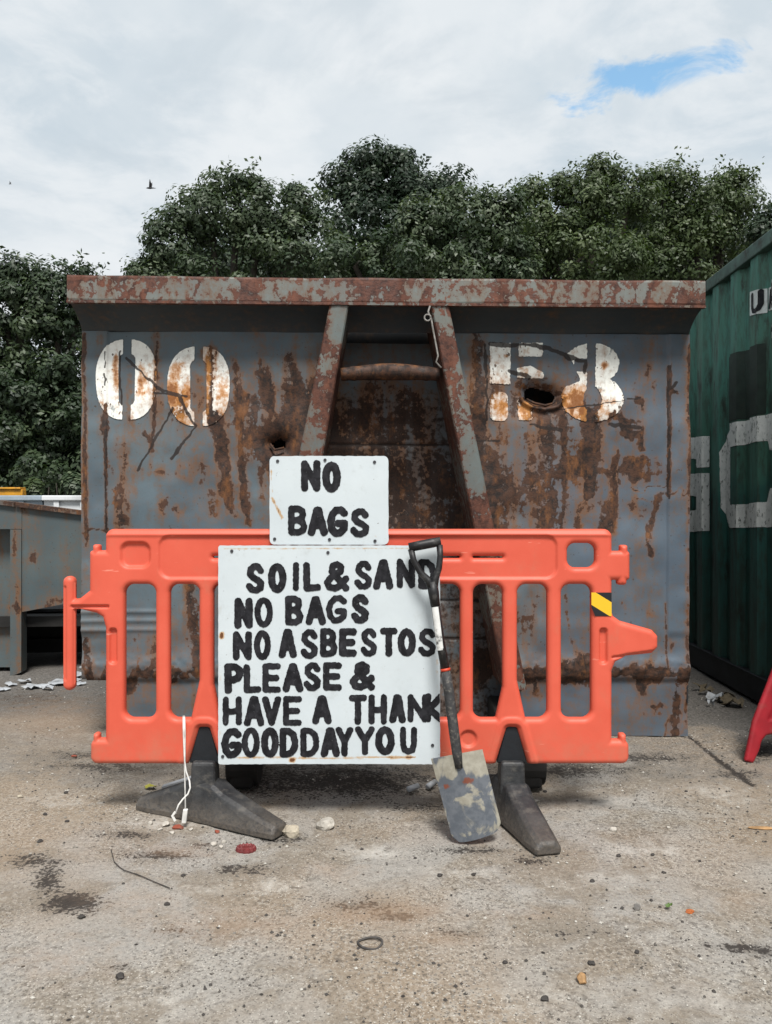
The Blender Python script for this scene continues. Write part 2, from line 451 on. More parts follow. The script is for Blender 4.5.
def mk_leaf(name, ca, cb, cc):
    m = Mat(name)
    r = m.attr('tone')
    c = m.mix(m.rng(r, 0, .55), ca, cb); c = m.mix(m.rng(r, .6, 1), c, cc)
    m.set(m.b.inputs['Base Color'], c); m.b.inputs['Roughness'].default_value = .5; m.b.inputs['Specular IOR Level'].default_value = .35
    tr = m.new('ShaderNodeBsdfTranslucent'); m.set(tr.inputs[0], m.mix(1.0, c, (1.3, 1.5, .6), 'MULTIPLY'))
    mx = m.new('ShaderNodeMixShader'); mx.inputs[0].default_value = .22
    m.t.links.new(m.b.outputs[0], mx.inputs[1]); m.t.links.new(tr.outputs[0], mx.inputs[2]); m.t.links.new(mx.outputs[0], m.out.inputs[0])
    return m.m
LEAF = {'ash': mk_leaf('ash_leaves', (.024, .042, .020), (.044, .066, .032), (.118, .148, .088)),
        'dark': mk_leaf('dark_leaves', (.012, .024, .014), (.022, .040, .021), (.066, .090, .054)),
        'light': mk_leaf('light_leaves', (.026, .044, .016), (.050, .074, .027), (.108, .138, .062)),
        'oak': mk_leaf('oak_leaves', (.014, .026, .013), (.028, .047, .021), (.080, .108, .055))}

# ================================================================== GROUND
def mk_ground():
    m = Mat('yard_concrete')
    n0 = m.noise(.9, 4, .55); n1 = m.noise(3.2, 8, .68, None, .4); n2 = m.noise(16, 8, .7); n3 = m.noise(85, 5, .65); n4 = m.noise(260, 2, .5)
    patch = m.rng(m.noise(2.3, 5, .6, m.mapping((1, 1, 1), (11, 4, 2))), .38, .60, .45, 1.0)
    c = m.mix(m.rng(n1, .42, .56), (.192, .166, .134), (.258, .244, .222))
    c = m.mix(m.rng(n0, .42, .62, 0, .8), c, (.235, .182, .130))
    c = m.mix(m.rng(n2, .52, .70, 0, .75), c, (.33, .305, .265))
    c = m.mix(m.rng(n2, .46, .30, 0, .65), c, (.125, .110, .093))
    # loose dust against bare concrete
    c = m.mix(m.math('MULTIPLY', m.rng(n3, .52, .62, 0, .7), patch), c, (.37, .34, .295))
    c = m.mix(m.math('MULTIPLY', m.rng(n3, .48, .36, 0, .75), patch), c, (.082, .071, .059))
    # aggregate
    v = m.voro(70, None, 'Distance'); vc = m.voro(70, None, 'Color')
    ag = m.math('MULTIPLY', m.rng(v, .30, .22), m.rng(m.noise(4, 4, .6, m.mapping((1, 1, 1), (7, 3, 0))), .42, .62))
    vs = m.new('ShaderNodeSeparateColor'); m.set(vs.inputs[0], vc)
    ac = m.mix(vs.outputs[0], (.05, .047, .045), (.38, .35, .31))
    c = m.mix(m.math('MULTIPLY', ag, .75), c, ac)
    v2 = m.voro(26, m.mapping((1, 1, 1), (.5, .2, 0)), 'Distance')
    c = m.mix(m.math('MULTIPLY', m.rng(v2, .16, .10), m.rng(m.noise(9, 3, .6), .52, .6)), c, (.032, .028, .025))
    for k_, (sc_, th_, colr) in enumerate(((150, .20, (.50, .47, .42)), (170, .19, (.028, .024, .021)), (95, .15, (.040, .034, .030)), (110, .13, (.46, .43, .38)))):
        vd = m.voro(sc_, m.mapping((1, 1, 1), (3.1*k_, 1.7*k_, .4*k_)), 'Distance'); vcol = m.new('ShaderNodeSeparateColor'); m.set(vcol.inputs[0], m.voro(sc_, m.mapping((1, 1, 1), (3.1*k_, 1.7*k_, .4*k_)), 'Color'))
        f_ = m.math('MULTIPLY', m.rng(vd, th_*1.6, th_*1.1), m.math('GREATER_THAN', vcol.outputs[1], .72))
        c = m.mix(m.math('MULTIPLY', m.math('MULTIPLY', f_, patch), .75), c, colr)
    # older tarmac, darker ground further back, stains, painted barrier shade, pale spills
    tar_far = m.rng(m.math('MULTIPLY_ADD', m.math('SUBTRACT', n2, .5), .6, m.attr('tar_far')), .3, .7)
    tc = m.mix(m.rng(n3, .35, .65), (.055, .053, .051), (.150, .142, .132))
    c = m.mix(m.math('MULTIPLY', tar_far, .85), c, tc)
    s = m.math('MULTIPLY_ADD', m.math('SUBTRACT', n2, .5), 1.3, m.math('MULTIPLY_ADD', m.math('SUBTRACT', n3, .5), 2.6, m.attr('stain_shade')))
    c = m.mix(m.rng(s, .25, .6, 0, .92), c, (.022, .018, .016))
    b = m.math('MULTIPLY_ADD', m.math('SUBTRACT', n2, .5), 1.0, m.attr('brown'))
    c = m.mix(m.rng(b, .1, .8, 0, .55), c, (.25, .165, .105))
    p = m.math('MULTIPLY_ADD', m.math('SUBTRACT', n2, .5), 1.4, m.attr('pale'))
    c = m.mix(m.rng(p, .15, .8, 0, .5), c, (.52, .50, .46))
    h = m.math('ADD', m.math('MULTIPLY', n3, .6), m.math('ADD', m.math('MULTIPLY', n2, 1.2), m.math('MULTIPLY', n4, .25)))
    nr = m.bump(h, .5, .009)
    return m.fin(c, .9, nr, spec=.2)
M['ground'] = mk_ground()
def axis(a, b, step, far):
    mid = np.arange(a, b+1e-6, step)
    k = 0; out = []; x = b; s = step
    while x < far: s *= 1.35; x += s; out.append(x)
    out2 = []; x = a; s = step
    while x > -far: s *= 1.35; x -= s; out2.append(x)
    return np.array(out2[::-1]+mid.tolist()+out)
def smear(U, V, kind):
    """patches of spilt, trodden and oily ground, and shade painted below the barrier, (px, py, rx, ry, strength)"""
    T = {'stain_shade': [(38, 862, 30, 6, .5), (48, 880, 14, 22, .55), (72, 903, 32, 11, .7), (60, 908, 20, 8, .5), (25, 856, 22, 4, .4), (128, 835, 30, 4, .5), (160, 856, 40, 6, .45),
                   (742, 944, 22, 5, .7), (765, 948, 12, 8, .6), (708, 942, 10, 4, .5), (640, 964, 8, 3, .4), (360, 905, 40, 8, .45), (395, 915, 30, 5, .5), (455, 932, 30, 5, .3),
                   (240, 868, 50, 7, .35), (205, 845, 40, 5, .3), (440, 805, 60, 6, .4), (330, 780, 130, 18, .55), (100, 766, 60, 6, .4), (80, 755, 40, 5, .35), (560, 770, 90, 7, .45), (640, 757, 60, 6, .4),  # the wide patch here is part dirt, part painted barrier shadow
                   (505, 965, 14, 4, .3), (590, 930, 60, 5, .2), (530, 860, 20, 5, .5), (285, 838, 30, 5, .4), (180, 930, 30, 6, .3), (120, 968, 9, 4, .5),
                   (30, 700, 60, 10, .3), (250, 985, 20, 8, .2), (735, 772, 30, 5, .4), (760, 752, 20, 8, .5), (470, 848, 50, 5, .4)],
         'brown': [(230, 925, 120, 25, .5), (380, 912, 90, 16, .6), (140, 905, 80, 25, .35), (330, 870, 60, 12, .4), (60, 960, 90, 40, .35), (530, 912, 60, 10, .4), (440, 938, 60, 10, .45),
                   (180, 850, 60, 10, .45), (25, 820, 60, 30, .25), (740, 900, 40, 15, .35), (200, 750, 120, 25, .45), (60, 720, 90, 30, .5), (560, 800, 120, 25, .3)],
         'pale': [(370, 850, 40, 8, .6), (450, 870, 80, 8, .4), (280, 885, 40, 8, .5), (215, 890, 60, 6, .4), (590, 880, 90, 10, .35), (640, 850, 60, 8, .45), (600, 800, 50, 6, .5), (540, 1000, 120, 20, .3),
                  (710, 790, 50, 10, .4), (150, 1000, 90, 14, .4), (60, 800, 60, 12, .35), (160, 825, 50, 8, .45), (400, 990, 80, 14, .25), (700, 1000, 80, 20, .3)]}[kind]
    o = np.zeros(U.shape)
    for px, py, rx, ry, s in T:
        o = np.maximum(o, s*(1.3 if kind == 'stain_shade' else 1)*np.exp(-(((U-px)/rx)**2+((V-py)/ry)**2)))
    return o
gx = axis(-2.6, 3.0, .02, 400); gy = axis(1.3, 6.0, .02, 400)
GX, GY = np.meshgrid(gx, gy, indexing='ij')
near = sstep(12, 6, np.hypot(GX, GY-3))
GZ = ((fbm(GX*1.1, GY*1.1, 5, 3)-.5)*.03+(fbm(GX*7, GY*7, 15, 3)-.5)*.010+(vnoise(GX*28, GY*28, 19)-.5)*.004)*near-.004
fr = GY > .9
U = np.where(fr, CX+GX/np.maximum(GY, .9)*F, -999); V = np.where(fr, CY+H/np.maximum(GY, .9)*F, -999)
tar_farA = sstep(-.15, .25, GX-(1.5+(3.75-GY)*.36)+(fbm(GX*4, GY*4, 29, 3)-.5)*.5)*sstep(2.9, 3.1, GY)*.9
tar_farA = np.maximum(tar_farA, np.maximum(sstep(3.4, 4.4, GY)*.8, sstep(2.65, 3.2, GY)*.47))  # whole ground gets darker from the barrier backwards
joint = d_seg(GX, GY, ground_at(688, 735)[:2], ground_at(752, 782)[:2])
st = np.maximum(smear(U, V, 'stain_shade'), np.exp(-(joint/(.006+.012*vnoise(GX*9, GY*9, 3)))**2)*.9)
GZ = GZ-np.exp(-(joint/.025)**2)*.012
wire = d_line(GX, GY, [ground_at(*p)[:2] for p in [(690, 690), (720, 715), (772, 745)]])
ni, nj = GX.shape
ids = np.arange(ni*nj).reshape(ni, nj)
fc = np.stack([ids[:-1, :-1], ids[1:, :-1], ids[1:, 1:], ids[:-1, 1:]], -1).reshape(-1, 4)
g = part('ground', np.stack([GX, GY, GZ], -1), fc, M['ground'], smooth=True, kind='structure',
         attrs={'tar_far': tar_farA.ravel(), 'stain_shade': st.ravel(), 'brown': smear(U, V, 'brown').ravel(), 'pale': smear(U, V, 'pale').ravel()})

# ================================================================== THE BIG RUSTY SKIP
pl = np.array(at(82, 512, 3.59)); pr = np.array(at(688.5, 512, 3.68))
SK = Plane(pl[:2], (pr-pl)[:2]); SKW = float(np.linalg.norm((pr-pl)[:2]))
RIMO = .175                                                   # how far the rim stands out
RP = Plane(pl[:2]+SK.n*RIMO, SK.u)                            # plane of the rim's face
skip = thing('waste_skip', 'big rusty grey-blue steel skip with white stencilled numerals behind the orange barrier', 'skip', tuple(SK.w(SKW/2, 0)))

STREAK = [  # rust runs: px polyline, half width, strength
 ([(209, 345), (211, 400), (230, 508)], 6, 1.0), ([(236, 385), (240, 430), (247, 518)], 6, .9), ([(157, 335), (155, 400), (151, 475)], 2.2, .6),
 ([(106, 405), (107, 535)], 2.2, .9), ([(84, 335), (86, 440), (87, 540)], 3, .8), ([(110, 474), (160, 471), (215, 474)], 6, .45), ([(120, 440), (118, 530)], 8, .5),
 ([(136, 470), (132, 500)], 6, .5), ([(205, 475), (205, 528)], 9, .4), ([(265, 372), (269, 412)], 7, .9), ([(248, 395), (240, 425)], 3, .6), ([(255, 398), (256, 425)], 1.8, .8),
 ([(290, 345), (300, 400), (296, 420)], 9, .6), ([(238, 362), (238, 390)], 4, .4), ([(270, 420), (262, 500)], 8, .6), ([(215, 500), (218, 512)], 9, .7),
 ([(480, 320), (478, 420), (490, 530)], 8, .75), ([(505, 425), (507, 530)], 9, .4), ([(545, 425), (548, 530)], 10, .7), ([(566, 420), (562, 530)], 7, .7),
 ([(592, 412), (590, 470)], 13, .9), ([(560, 470), (600, 472), (646, 470)], 10, .8), ([(618, 450), (613, 520)], 5, .9), ([(598, 470), (590, 500)], 6, .9),
 ([(610, 424), (640, 429)], 4, 1.1), ([(640, 428), (641, 450)], 4, .9), ([(668, 362), (668, 500)], 2.0, 1.0), ([(632, 490), (648, 487), (665, 491)], 1.2, .9),
 ([(636, 500), (655, 498)], 1.2, .8), ([(656, 498), (690, 496)], 2, .7), ([(655, 500), (650, 545)], 5, .95), ([(656, 455), (655, 485)], 4, .6), ([(636, 372), (632, 395)], 4, .35),
 ([(648, 362), (646, 380)], 3, .4), ([(653, 384), (653, 398)], 3, .4), ([(688, 350), (687, 735)], 3, .7), ([(608, 505), (640, 515)], 9, .6), ([(612, 520), (600, 545)], 12, .7),
 ([(582, 505), (578, 530)], 6, .6), ([(666, 600), (667, 680)], 1.6, .9), ([(565, 590), (569, 625), (578, 662)], 3, .7), ([(480, 678), (580, 672), (690, 676)], 13, 1.1),
 ([(677, 690), (676, 738)], 6, .9), ([(655, 740), (674, 720)], 1.5, .7), ([(110, 678), (200, 676)], 11, .9), ([(190, 585), (193, 668)], 7, .8), ([(86, 640), (90, 682)], 5, .7),
 ([(320, 350), (318, 455)], 14, .5), ([(86, 531), (106, 531)], 3, .8), ([(640, 540), (612, 536)], 5, .4), ([(520, 440), (600, 450)], 12, .5), ([(500, 480), (540, 500)], 16, .4),
 ([(330, 470), (480, 480)], 30, .5), ([(340, 520), (480, 530)], 30, .5), ([(115, 700), (205, 702)], 16, .35), ([(652, 705), (662, 713)], 5, .7)]
BLOB = [(140, 655, 40, 34, .34), (185, 700, 50, 20, .4), (545, 640, 50, 40, .3), (600, 705, 50, 22, .4), (640, 620, 20, 50, .22), (266, 445, 34, 30, .9), (300, 420, 22, 45, .8), (165, 508, 8, 13, .8), (125, 515, 7, 13, .7), (178, 513, 5, 9, .7), (197, 523, 4, 7, .6), (147, 437, 5, 8, .6), (105, 427, 5, 10, .9),
 (541, 400, 46, 30, .85), (540, 470, 55, 60, .42), (575, 490, 45, 40, .4), (637, 406, 6, 8, .8), (672, 640, 4, 9, .7), (672, 388, 4, 6, .9), (118, 502, 9, 9, .55), (255, 410, 12, 14, .5),
 (182, 400, 24, 24, .35), (204, 395, 26, 34, .40), (105, 343, 5, 8, .3), (600, 420, 24, 22, .35), (500, 400, 30, 26, .35), (580, 370, 26, 26, .30), (560, 440, 40, 16, .5), (408, 455, 60, 70, .35), (624, 603, 5, 6, .5)]
DARK = [([(126, 358), (145, 376), (160, 390), (180, 396)], 1.5), ([(154, 393), (188, 397)], 1.3), ([(180, 396), (186, 410), (196, 426), (190, 436), (181, 445), (172, 459)], 2.2),
 ([(174, 408), (163, 425), (150, 450), (138, 470)], 1.2), ([(490, 344), (535, 346), (556, 352), (572, 358)], 3.0), ([(508, 371), (530, 377)], 1.8), ([(575, 359), (585, 362), (584, 373)], 2.4),
 ([(105.5, 352), (105.5, 368)], .9), ([(105.5, 374), (105.5, 386)], .9), ([(120, 352), (121, 405)], 1.1), ([(610, 424), (640, 428)], 2), ([(540, 412), (600, 404), (640, 398)], .8),
 ([(485, 345), (487, 420)], 2), ([(530, 425), (560, 430)], 2), ([(106.5, 430), (107, 530)], 1.0), ([(668, 380), (668, 498)], 1.0), ([(668, 390), (675, 383)], 1.6)]
def rust_at(U, V):
    wx = U+(fbm(U*.06, V*.03, 31, 3)-.5)*14+(fbm(U*.3, V*.15, 32, 2)-.5)*5; wy = V+(fbm(U*.07, V*.05, 41, 3)-.5)*34
    r = np.full(U.shape, -.42)+(fbm(U*.012, V*.012, 51, 3)-.5)*.55
    add = np.zeros(U.shape)
    for pts, w, s in STREAK: add = np.maximum(add, s*np.exp(-(d_line(wx if w > 3 else U, wy, pts)/(w*1.05))**2))
    for cx, cy, rx, ry, s in BLOB: add = np.maximum(add, s*np.exp(-(((wx-cx)/rx)**2+((wy-cy)/ry)**2)))
    mid = sstep(270, 300, U)*sstep(520, 480, U)
    return r+add*1.05+mid*sstep(340, 420, V)*.38+sstep(700, 640, V)*0
cl = lambda V: 342-.203*(V-305); cr = lambda V: 440+.19*(V-305)     # centre lines of the struts
def dark_at(U, V):
    d = np.zeros(U.shape)
    for pts, w in DARK: d = np.maximum(d, np.exp(-(d_line(U+(fbm(U*.15, V*.15, 7, 2)-.5)*3, V+(fbm(U*.15, V*.15, 9, 2)-.5)*3, pts)/(w*(.35+.9*vnoise(U*.08, V*.08, 12))))**2)*.95)
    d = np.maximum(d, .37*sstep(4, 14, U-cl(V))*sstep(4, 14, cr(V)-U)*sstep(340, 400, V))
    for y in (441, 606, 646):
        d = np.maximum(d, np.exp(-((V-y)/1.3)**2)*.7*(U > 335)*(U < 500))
    return d
# pockets where the plate is torn
ORANGE = [(116, 368, 4, 22, .75), (141, 382, 5, 22, .75), (140, 362, 5, 5, .4), (178, 372, 12, 14, .6), (172, 396, 9, 18, .8), (190, 395, 8, 14, .7), (208, 380, 5, 40, .9), (221, 392, 10, 24, .75), (184, 424, 12, 9, .7), (200, 425, 6, 9, .8),
 (500, 356, 12, 5, .6), (500, 408, 14, 14, .55), (524, 412, 9, 10, .7), (530, 352, 12, 5, .5), (525, 372, 10, 7, .45), (574, 402, 18, 22, .75), (578, 352, 8, 9, .5), (601, 408, 8, 16, .6), (613, 415, 10, 8, .4), (604, 366, 6, 6, .9), (612, 402, 8, 5, .7)]
def orange_at(U, V):
    o = np.zeros(U.shape)-.15
    for cx, cy, rx, ry, s in ORANGE: o = np.maximum(o, s*np.exp(-(((U-cx)/rx)**2+((V-cy)/ry)**2)))
    return o
def torn(U, V):
    a = d_poly(U, V, [(526, 390), (531, 386), (541, 388), (552, 391), (557, 396), (554, 402), (545, 404), (534, 402), (527, 398)])
    b = d_poly(U, V, [(270, 443), (280, 438), (285, 441), (284, 447), (275, 449)])
    return np.maximum(a, b)
def face_out(U, V):
    o = (fbm(U*.010, V*.010, 61, 3)-.5)*.045+(fbm(U*.035, V*.035, 66, 2)-.5)*.018
    rec = sstep(0, 5, U-cl(V))*sstep(0, 5, cr(V)-U)
    o = o-rec*.22
    strip = np.maximum(sstep(108.5, 107, U), sstep(666.5, 668, U))
    o = o+strip*.010*sstep(640, 630, V)
    band = np.exp(-((V-668)/11.)**2)*(1-rec)
    o = o+band*(.006+.018*fbm(U*.1, V*.1, 68, 3))+sstep(676, 684, V)*-.014*(1-rec)
    for y in (612, 621, 630): o = o+np.exp(-((V-y)/2.0)**2)*.006*(U < 165)
    t = torn(U, V)
    o = o-.05*np.exp(np.minimum(t, 0)/7)*1.0+.03*np.exp(-((t+5)/3)**2)*(V > 396)*(U > 400)
    for y in (441, 606, 646): o = o-.008*np.exp(-((V-y)/1.5)**2)*rec
    return o
h = .0065
ss = np.arange(0, SKW+1e-6, SKW/round(SKW/h)); zt = float(SK.px(400, 333)[1])
zz = np.arange(.002, zt, h)
S, Z = np.meshgrid(ss, zz, indexing='ij')
U, V = proj(SK.w(S, Z))
P = SK.w(S, Z, face_out(U, V))
ids = np.arange(S.size).reshape(S.shape)
fc = np.stack([ids[:-1, :-1], ids[1:, :-1], ids[1:, 1:], ids[:-1, 1:]], -1).reshape(-1, 4)
um = (U[:-1, :-1]+U[1:, 1:])/2; vm = (V[:-1, :-1]+V[1:, 1:])/2
low = (um < 107+(fbm(vm*.2, vm*0, 3, 2)-.5)*4) & (vm > 680+(fbm(um*.2, um*0, 4, 2)-.5)*3)
keep = ~(low | (torn(um, vm) > 0)).ravel()
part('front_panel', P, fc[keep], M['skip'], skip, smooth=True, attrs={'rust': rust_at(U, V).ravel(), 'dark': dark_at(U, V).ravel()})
# bent lips of the torn plate
for pts in ([(527, 399), (534, 403.5), (545, 405.5), (554, 403), (557.5, 397)], [(270, 444), (275, 450), (284, 448)]):
    mb = MB(); mb.tube([tuple(SK.w(*SK.px(x, y), -.01+.02*math.sin(i*1.3))) for i, (x, y) in enumerate(pts)], .006, 6)
    mb.part('torn_lip', M['bar'], skip, smooth=True)
# sloping plate under the rim
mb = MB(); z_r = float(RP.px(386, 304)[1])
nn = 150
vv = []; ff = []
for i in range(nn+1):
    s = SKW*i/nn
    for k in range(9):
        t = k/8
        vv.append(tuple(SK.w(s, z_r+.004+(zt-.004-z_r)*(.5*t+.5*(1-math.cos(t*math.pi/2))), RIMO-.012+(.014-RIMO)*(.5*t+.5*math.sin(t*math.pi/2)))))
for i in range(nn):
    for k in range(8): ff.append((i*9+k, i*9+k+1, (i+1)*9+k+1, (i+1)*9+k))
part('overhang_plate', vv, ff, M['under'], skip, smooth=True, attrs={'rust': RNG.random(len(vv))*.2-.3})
# rim: a beam round the top, dense grid on the face for its rust
def rim_rust(U, V):
    b = (fbm(U*.03, V*.06, 71, 3)-.5)*1.1
    b = b+.55*sstep(284, 277, V)+.25*sstep(299, 304, V)
    for x0, x1, s in ((346, 402, .75), (240, 258, .6), (110, 128, .4), (66, 82, .4), (288, 330, .25), (402, 420, .2), (455, 480, -.2), (164, 190, -.25), (495, 520, .1), (690, 704, .3)):
        b = b+s*sstep(x0-3, x0+3, U)*sstep(x1+3, x1-3, U)
    for pts, w in (([(127, 297), (136, 282)], 2), ([(142, 297), (155, 282)], 3), ([(192, 298), (200, 282)], 1.2), ([(418, 304), (428, 288)], 2), ([(599, 304), (601, 282)], 2.2), ([(614, 304), (616, 280)], 2), ([(635, 302), (636, 284)], 1), ([(645, 304), (653, 284)], 2.2), ([(678, 303), (684, 290)], 1.6), ([(550, 303), (556, 284)], 1.5), ([(520, 303), (524, 285)], 2), ([(684, 298), (700, 302)], 1.2)):
        b = np.maximum(b, .8*np.exp(-(d_line(U, V, pts)/w)**2)-.1)
    return b*.75-.12
z0 = float(RP.px(386, 304)[1]); z1 = float(RP.px(386, 277.6)[1])
prof = [(-RIMO-.25, z1), (-.012, z1), (-.003, z1-.003), (0, z1-.012)]+[(0, z1-.012-(z1-z0-.024)*k/16) for k in range(1, 17)]+[(-.003, z0+.003), (-.012, z0), (-RIMO-.25, z0)]
nS = 420
ss = np.linspace(-.003, SKW+.003, nS+1)
sag = (fbm(ss*2.2, ss*0, 77, 3)-.5)*.012
vv = np.concatenate([RP.w(ss, np.full(nS+1, z)+sag, np.full(nS+1, o)+(fbm(ss*3, ss*0, 78, 2)-.5)*.012) for o, z in prof]).reshape(len(prof), nS+1, 3)
ids = np.arange(vv.shape[0]*vv.shape[1]).reshape(vv.shape[:2])
fc = np.stack([ids[:-1, :-1], ids[:-1, 1:], ids[1:, 1:], ids[1:, :-1]], -1).reshape(-1, 4).tolist()
fc += [ids[:, 0].tolist(), ids[:, -1].tolist()[::-1]]
U, V = proj(vv)
part('rim', vv, fc, M['rim'], skip, attrs={'rust': rim_rust(U, V).ravel()})
# thin lips welded along the rim
mb = MB(); mb.pbox(RP, -.004, SKW+.004, z0-.006, z0+.006, -.02, .004); mb.part('rim_lip', M['strut'], skip)
# side walls, back wall, floor and side rims, so that it is a box that holds waste
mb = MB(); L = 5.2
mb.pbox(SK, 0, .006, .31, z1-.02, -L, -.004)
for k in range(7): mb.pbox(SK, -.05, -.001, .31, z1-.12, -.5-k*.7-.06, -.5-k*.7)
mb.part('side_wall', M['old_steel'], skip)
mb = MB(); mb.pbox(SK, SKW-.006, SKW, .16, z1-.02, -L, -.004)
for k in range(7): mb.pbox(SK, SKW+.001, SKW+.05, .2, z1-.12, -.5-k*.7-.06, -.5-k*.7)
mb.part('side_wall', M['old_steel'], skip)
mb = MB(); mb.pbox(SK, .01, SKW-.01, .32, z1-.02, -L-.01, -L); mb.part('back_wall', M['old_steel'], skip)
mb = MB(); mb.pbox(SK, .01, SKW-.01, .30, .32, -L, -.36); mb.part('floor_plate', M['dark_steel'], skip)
mb = MB(); mb.pbox(SK, .01, SKW-.01, .33, z1-.03, -.35, -.33); mb.part('dark_backing', M['old_steel'], skip)  # added dark sheet so the torn holes and recess look dark
for a, b in ((-.06, .05), (SKW-.05, SKW+.06)):
    mb = MB(); mb.pbox(SK, a, b, z1-.12, z1, -L, -.26); bevel(mb.part('side_rim', M['rim'], skip), .008)
# A-frame struts
def strut(side):
    f = (lambda y: (329.5-.203*(y-305), 348.5-.17*(y-305))) if side < 0 else (lambda y: (431-.0+.193*(y-305), 449+.203*(y-305)))
    vs = []; ys = np.linspace(305.5, 690, 60)
    for y in ys:
        a, b = f(y)
        o = RIMO-.004-(y-305)/385*.06
        PP = Plane(pl[:2]+SK.n*o, SK.u)
        sa, za = PP.px(a, y); sb, zb = PP.px(b, y)
        sa, sb, za = float(sa), float(sb), float(za)
        bv = .006
        prof = [(sa, o-.20-.12), (sa, o-bv), (sa+bv, o), ((sa+sb)/2, o+.002), (sb-bv, o), (sb, o-bv), (sb, o-.20-.12)]
        for s, oo in prof: vs.append(tuple(SK.w(s, za, oo)))
    k = 7; fs = []
    for i in range(len(ys)-1):
        for j in range(k-1): fs.append((i*k+j, i*k+j+1, (i+1)*k+j+1, (i+1)*k+j))
    fs += [tuple(range(k)), tuple(range((len(ys)-1)*k, len(ys)*k))[::-1]]
    vs = np.array(vs); U, V = proj(vs)
    r = (fbm(U*.05, V*.03, 81+side, 3)-.5)*1.3-.05
    for cx, cy, rx, ry, s in ((336, 325, 10, 18, -.8), (325, 365, 8, 20, -.4), (442, 320, 9, 16, -.6), (452, 350, 8, 12, .5), (460, 365, 5, 20, -.5), (476, 470, 9, 22, -.9), (470, 440, 6, 10, -.5), (332, 395, 9, 18, .5), (309, 435, 12, 22, -.45), (485, 510, 9, 15, -.1)):
        r = r+s*np.exp(-(((U-cx)/rx)**2+((V-cy)/ry)**2))
    o = part('hook_frame_strut', vs, fs, M['strut'], skip, attrs={'rust': r})
strut(-1); strut(1)
# bar the lifting hook grabs
mb = MB(); pts = []; rr = []
for k in range(25):
    t = k/24; x = 341+98*t
    PP = Plane(pl[:2]+SK.n*.09, SK.u); s, z = PP.px(x, 374.5-2.6*math.sin(math.pi*t))
    pts.append(tuple(PP.w(float(s), float(z)))); rr.append(.030+.009*math.sin(math.pi*min(max((t-.12)/.76, 0), 1))+(.004 if .1 < t < .13 or .87 < t < .9 else 0))
mb.tube(pts, rr, 16); mb.part('hook_bar', M['bar'], skip, smooth=True)
# white rope tied along the inside of the right strut
rope = [(430, 306), (428, 312), (431, 318), (433, 330), (436, 345), (438, 356), (436, 362), (441, 368)]
PP = Plane(pl[:2]+SK.n*(RIMO+.004), SK.u)
mb = MB(); mb.tube([tuple(PP.w(*PP.px(x, y), .004*(i % 2))) for i, (x, y) in enumerate(rope)], .0042, 6)
c = [tuple(PP.w(*PP.px(427.5+3.2*math.cos(a), 318+3.2*math.sin(a)), .006)) for a in np.linspace(0, 6.3, 14)]
mb.tube(c, .004, 6)
b0 = tuple(PP.w(*PP.px(437, 366)))
mb.part('rope', M['rope'], base=b0, smooth=True, label='dirty white rope tied along the right slanting strut of the rusty skip', cat='rope')
# numerals
def numeral(fieldf, x0, y0, x1, y1, bias=0.):
    hh = .9
    pts, fs, bnd, val = march(fieldf, x0, y0, x1, y1, hh)
    s, z = SK.px(pts[:, 0], pts[:, 1])
    o = face_out(pts[:, 0], pts[:, 1])+.0035
    r = rust_at(pts[:, 0], pts[:, 1])*.85+bias; d = dark_at(pts[:, 0], pts[:, 1])
    part('stencilled_numeral', SK.w(s, z, o), [f[::-1] for f in fs], M['skip_white'], skip, smooth=True, attrs={'rust': r, 'dark': d, 'orange': orange_at(pts[:, 0], pts[:, 1])})
edge = lambda X, Y, k=1.0: (fbm(X*.5, Y*.5, 91, 3)-.5)*1.6*k
def zero(cx, cy, rx, ry, gap, iw, ih):
    def f(X, Y):
        sup = 1-(np.abs((X-cx)/rx)**2.5+np.abs((Y-cy)/ry)**2.5)**(1/2.5)
        D = sup*rx
        D = np.minimum(D, -d_rect(X, Y, cx-iw, cy-ih, cx+iw, cy+ih, iw*.7))
        D = np.minimum(D, abs(X-cx)-gap)
        return D+edge(X, Y, .5)
    return f
numeral(zero(127, 379.5, 30, 40.5, 4.3, 8.2, 26), 90, 332, 165, 428, -.08)
numeral(zero(199, 386.5, 31, 40, 4.3, 8.2, 26), 160, 340, 238, 434, .06)
def eee(X, Y):
    D = d_rect(X, Y, 489.5, 343.5, 510, 384); D = np.maximum(D, d_rect(X, Y, 489.5, 392, 508, 421, 7))
    D = np.maximum(D, d_rect(X, Y, 518, 343.5, 542, 357)); D = np.maximum(D, d_poly(X, Y, [(517, 368), (530, 366), (543, 373), (543, 378), (517, 378)]))
    D = np.maximum(D, d_rect(X, Y, 518, 398, 532, 420.5, 3))
    D = np.minimum(D, -torn(X, Y)-1.5)
    return D+edge(X, Y, 1.3)
numeral(eee, 484, 336, 548, 428, .05)
def eight(X, Y):
    D = np.maximum(d_ell(X, Y, 591, 364, 27.5, 20), d_ell(X, Y, 592, 399, 31, 23))
    D = np.minimum(D, abs(X-590.5)-4.2)
    D = np.minimum(D, -d_ell(X, Y, 592, 400, 9, 14))
    D = np.minimum(D, -d_rect(X, Y, 574, 359, 588, 372, 2))
    D = np.minimum(D, -d_poly(X, Y, [(560, 356), (566, 352), (574, 366), (580, 381), (568, 386), (560, 384)]))
    return D+edge(X, Y, 1.2)
numeral(eight, 556, 338, 630, 428, .04)
# ground rails that stick out under the hook frame
for x in (241, 531):
    mb = MB(); X = (x-CX)/F*2.95
    mb.box(X-.045, X+.045, 2.95, 6.5, .012, .15)
    bevel(mb.part('ground_rail', M['dark_steel'], skip), .012)
    mb = MB(); mb.tube([(X-.06, 3.03, .095), (X+.06, 3.03, .095)], .09, 20); bevel(mb.part('roller', M['dark_steel'], skip), .006)

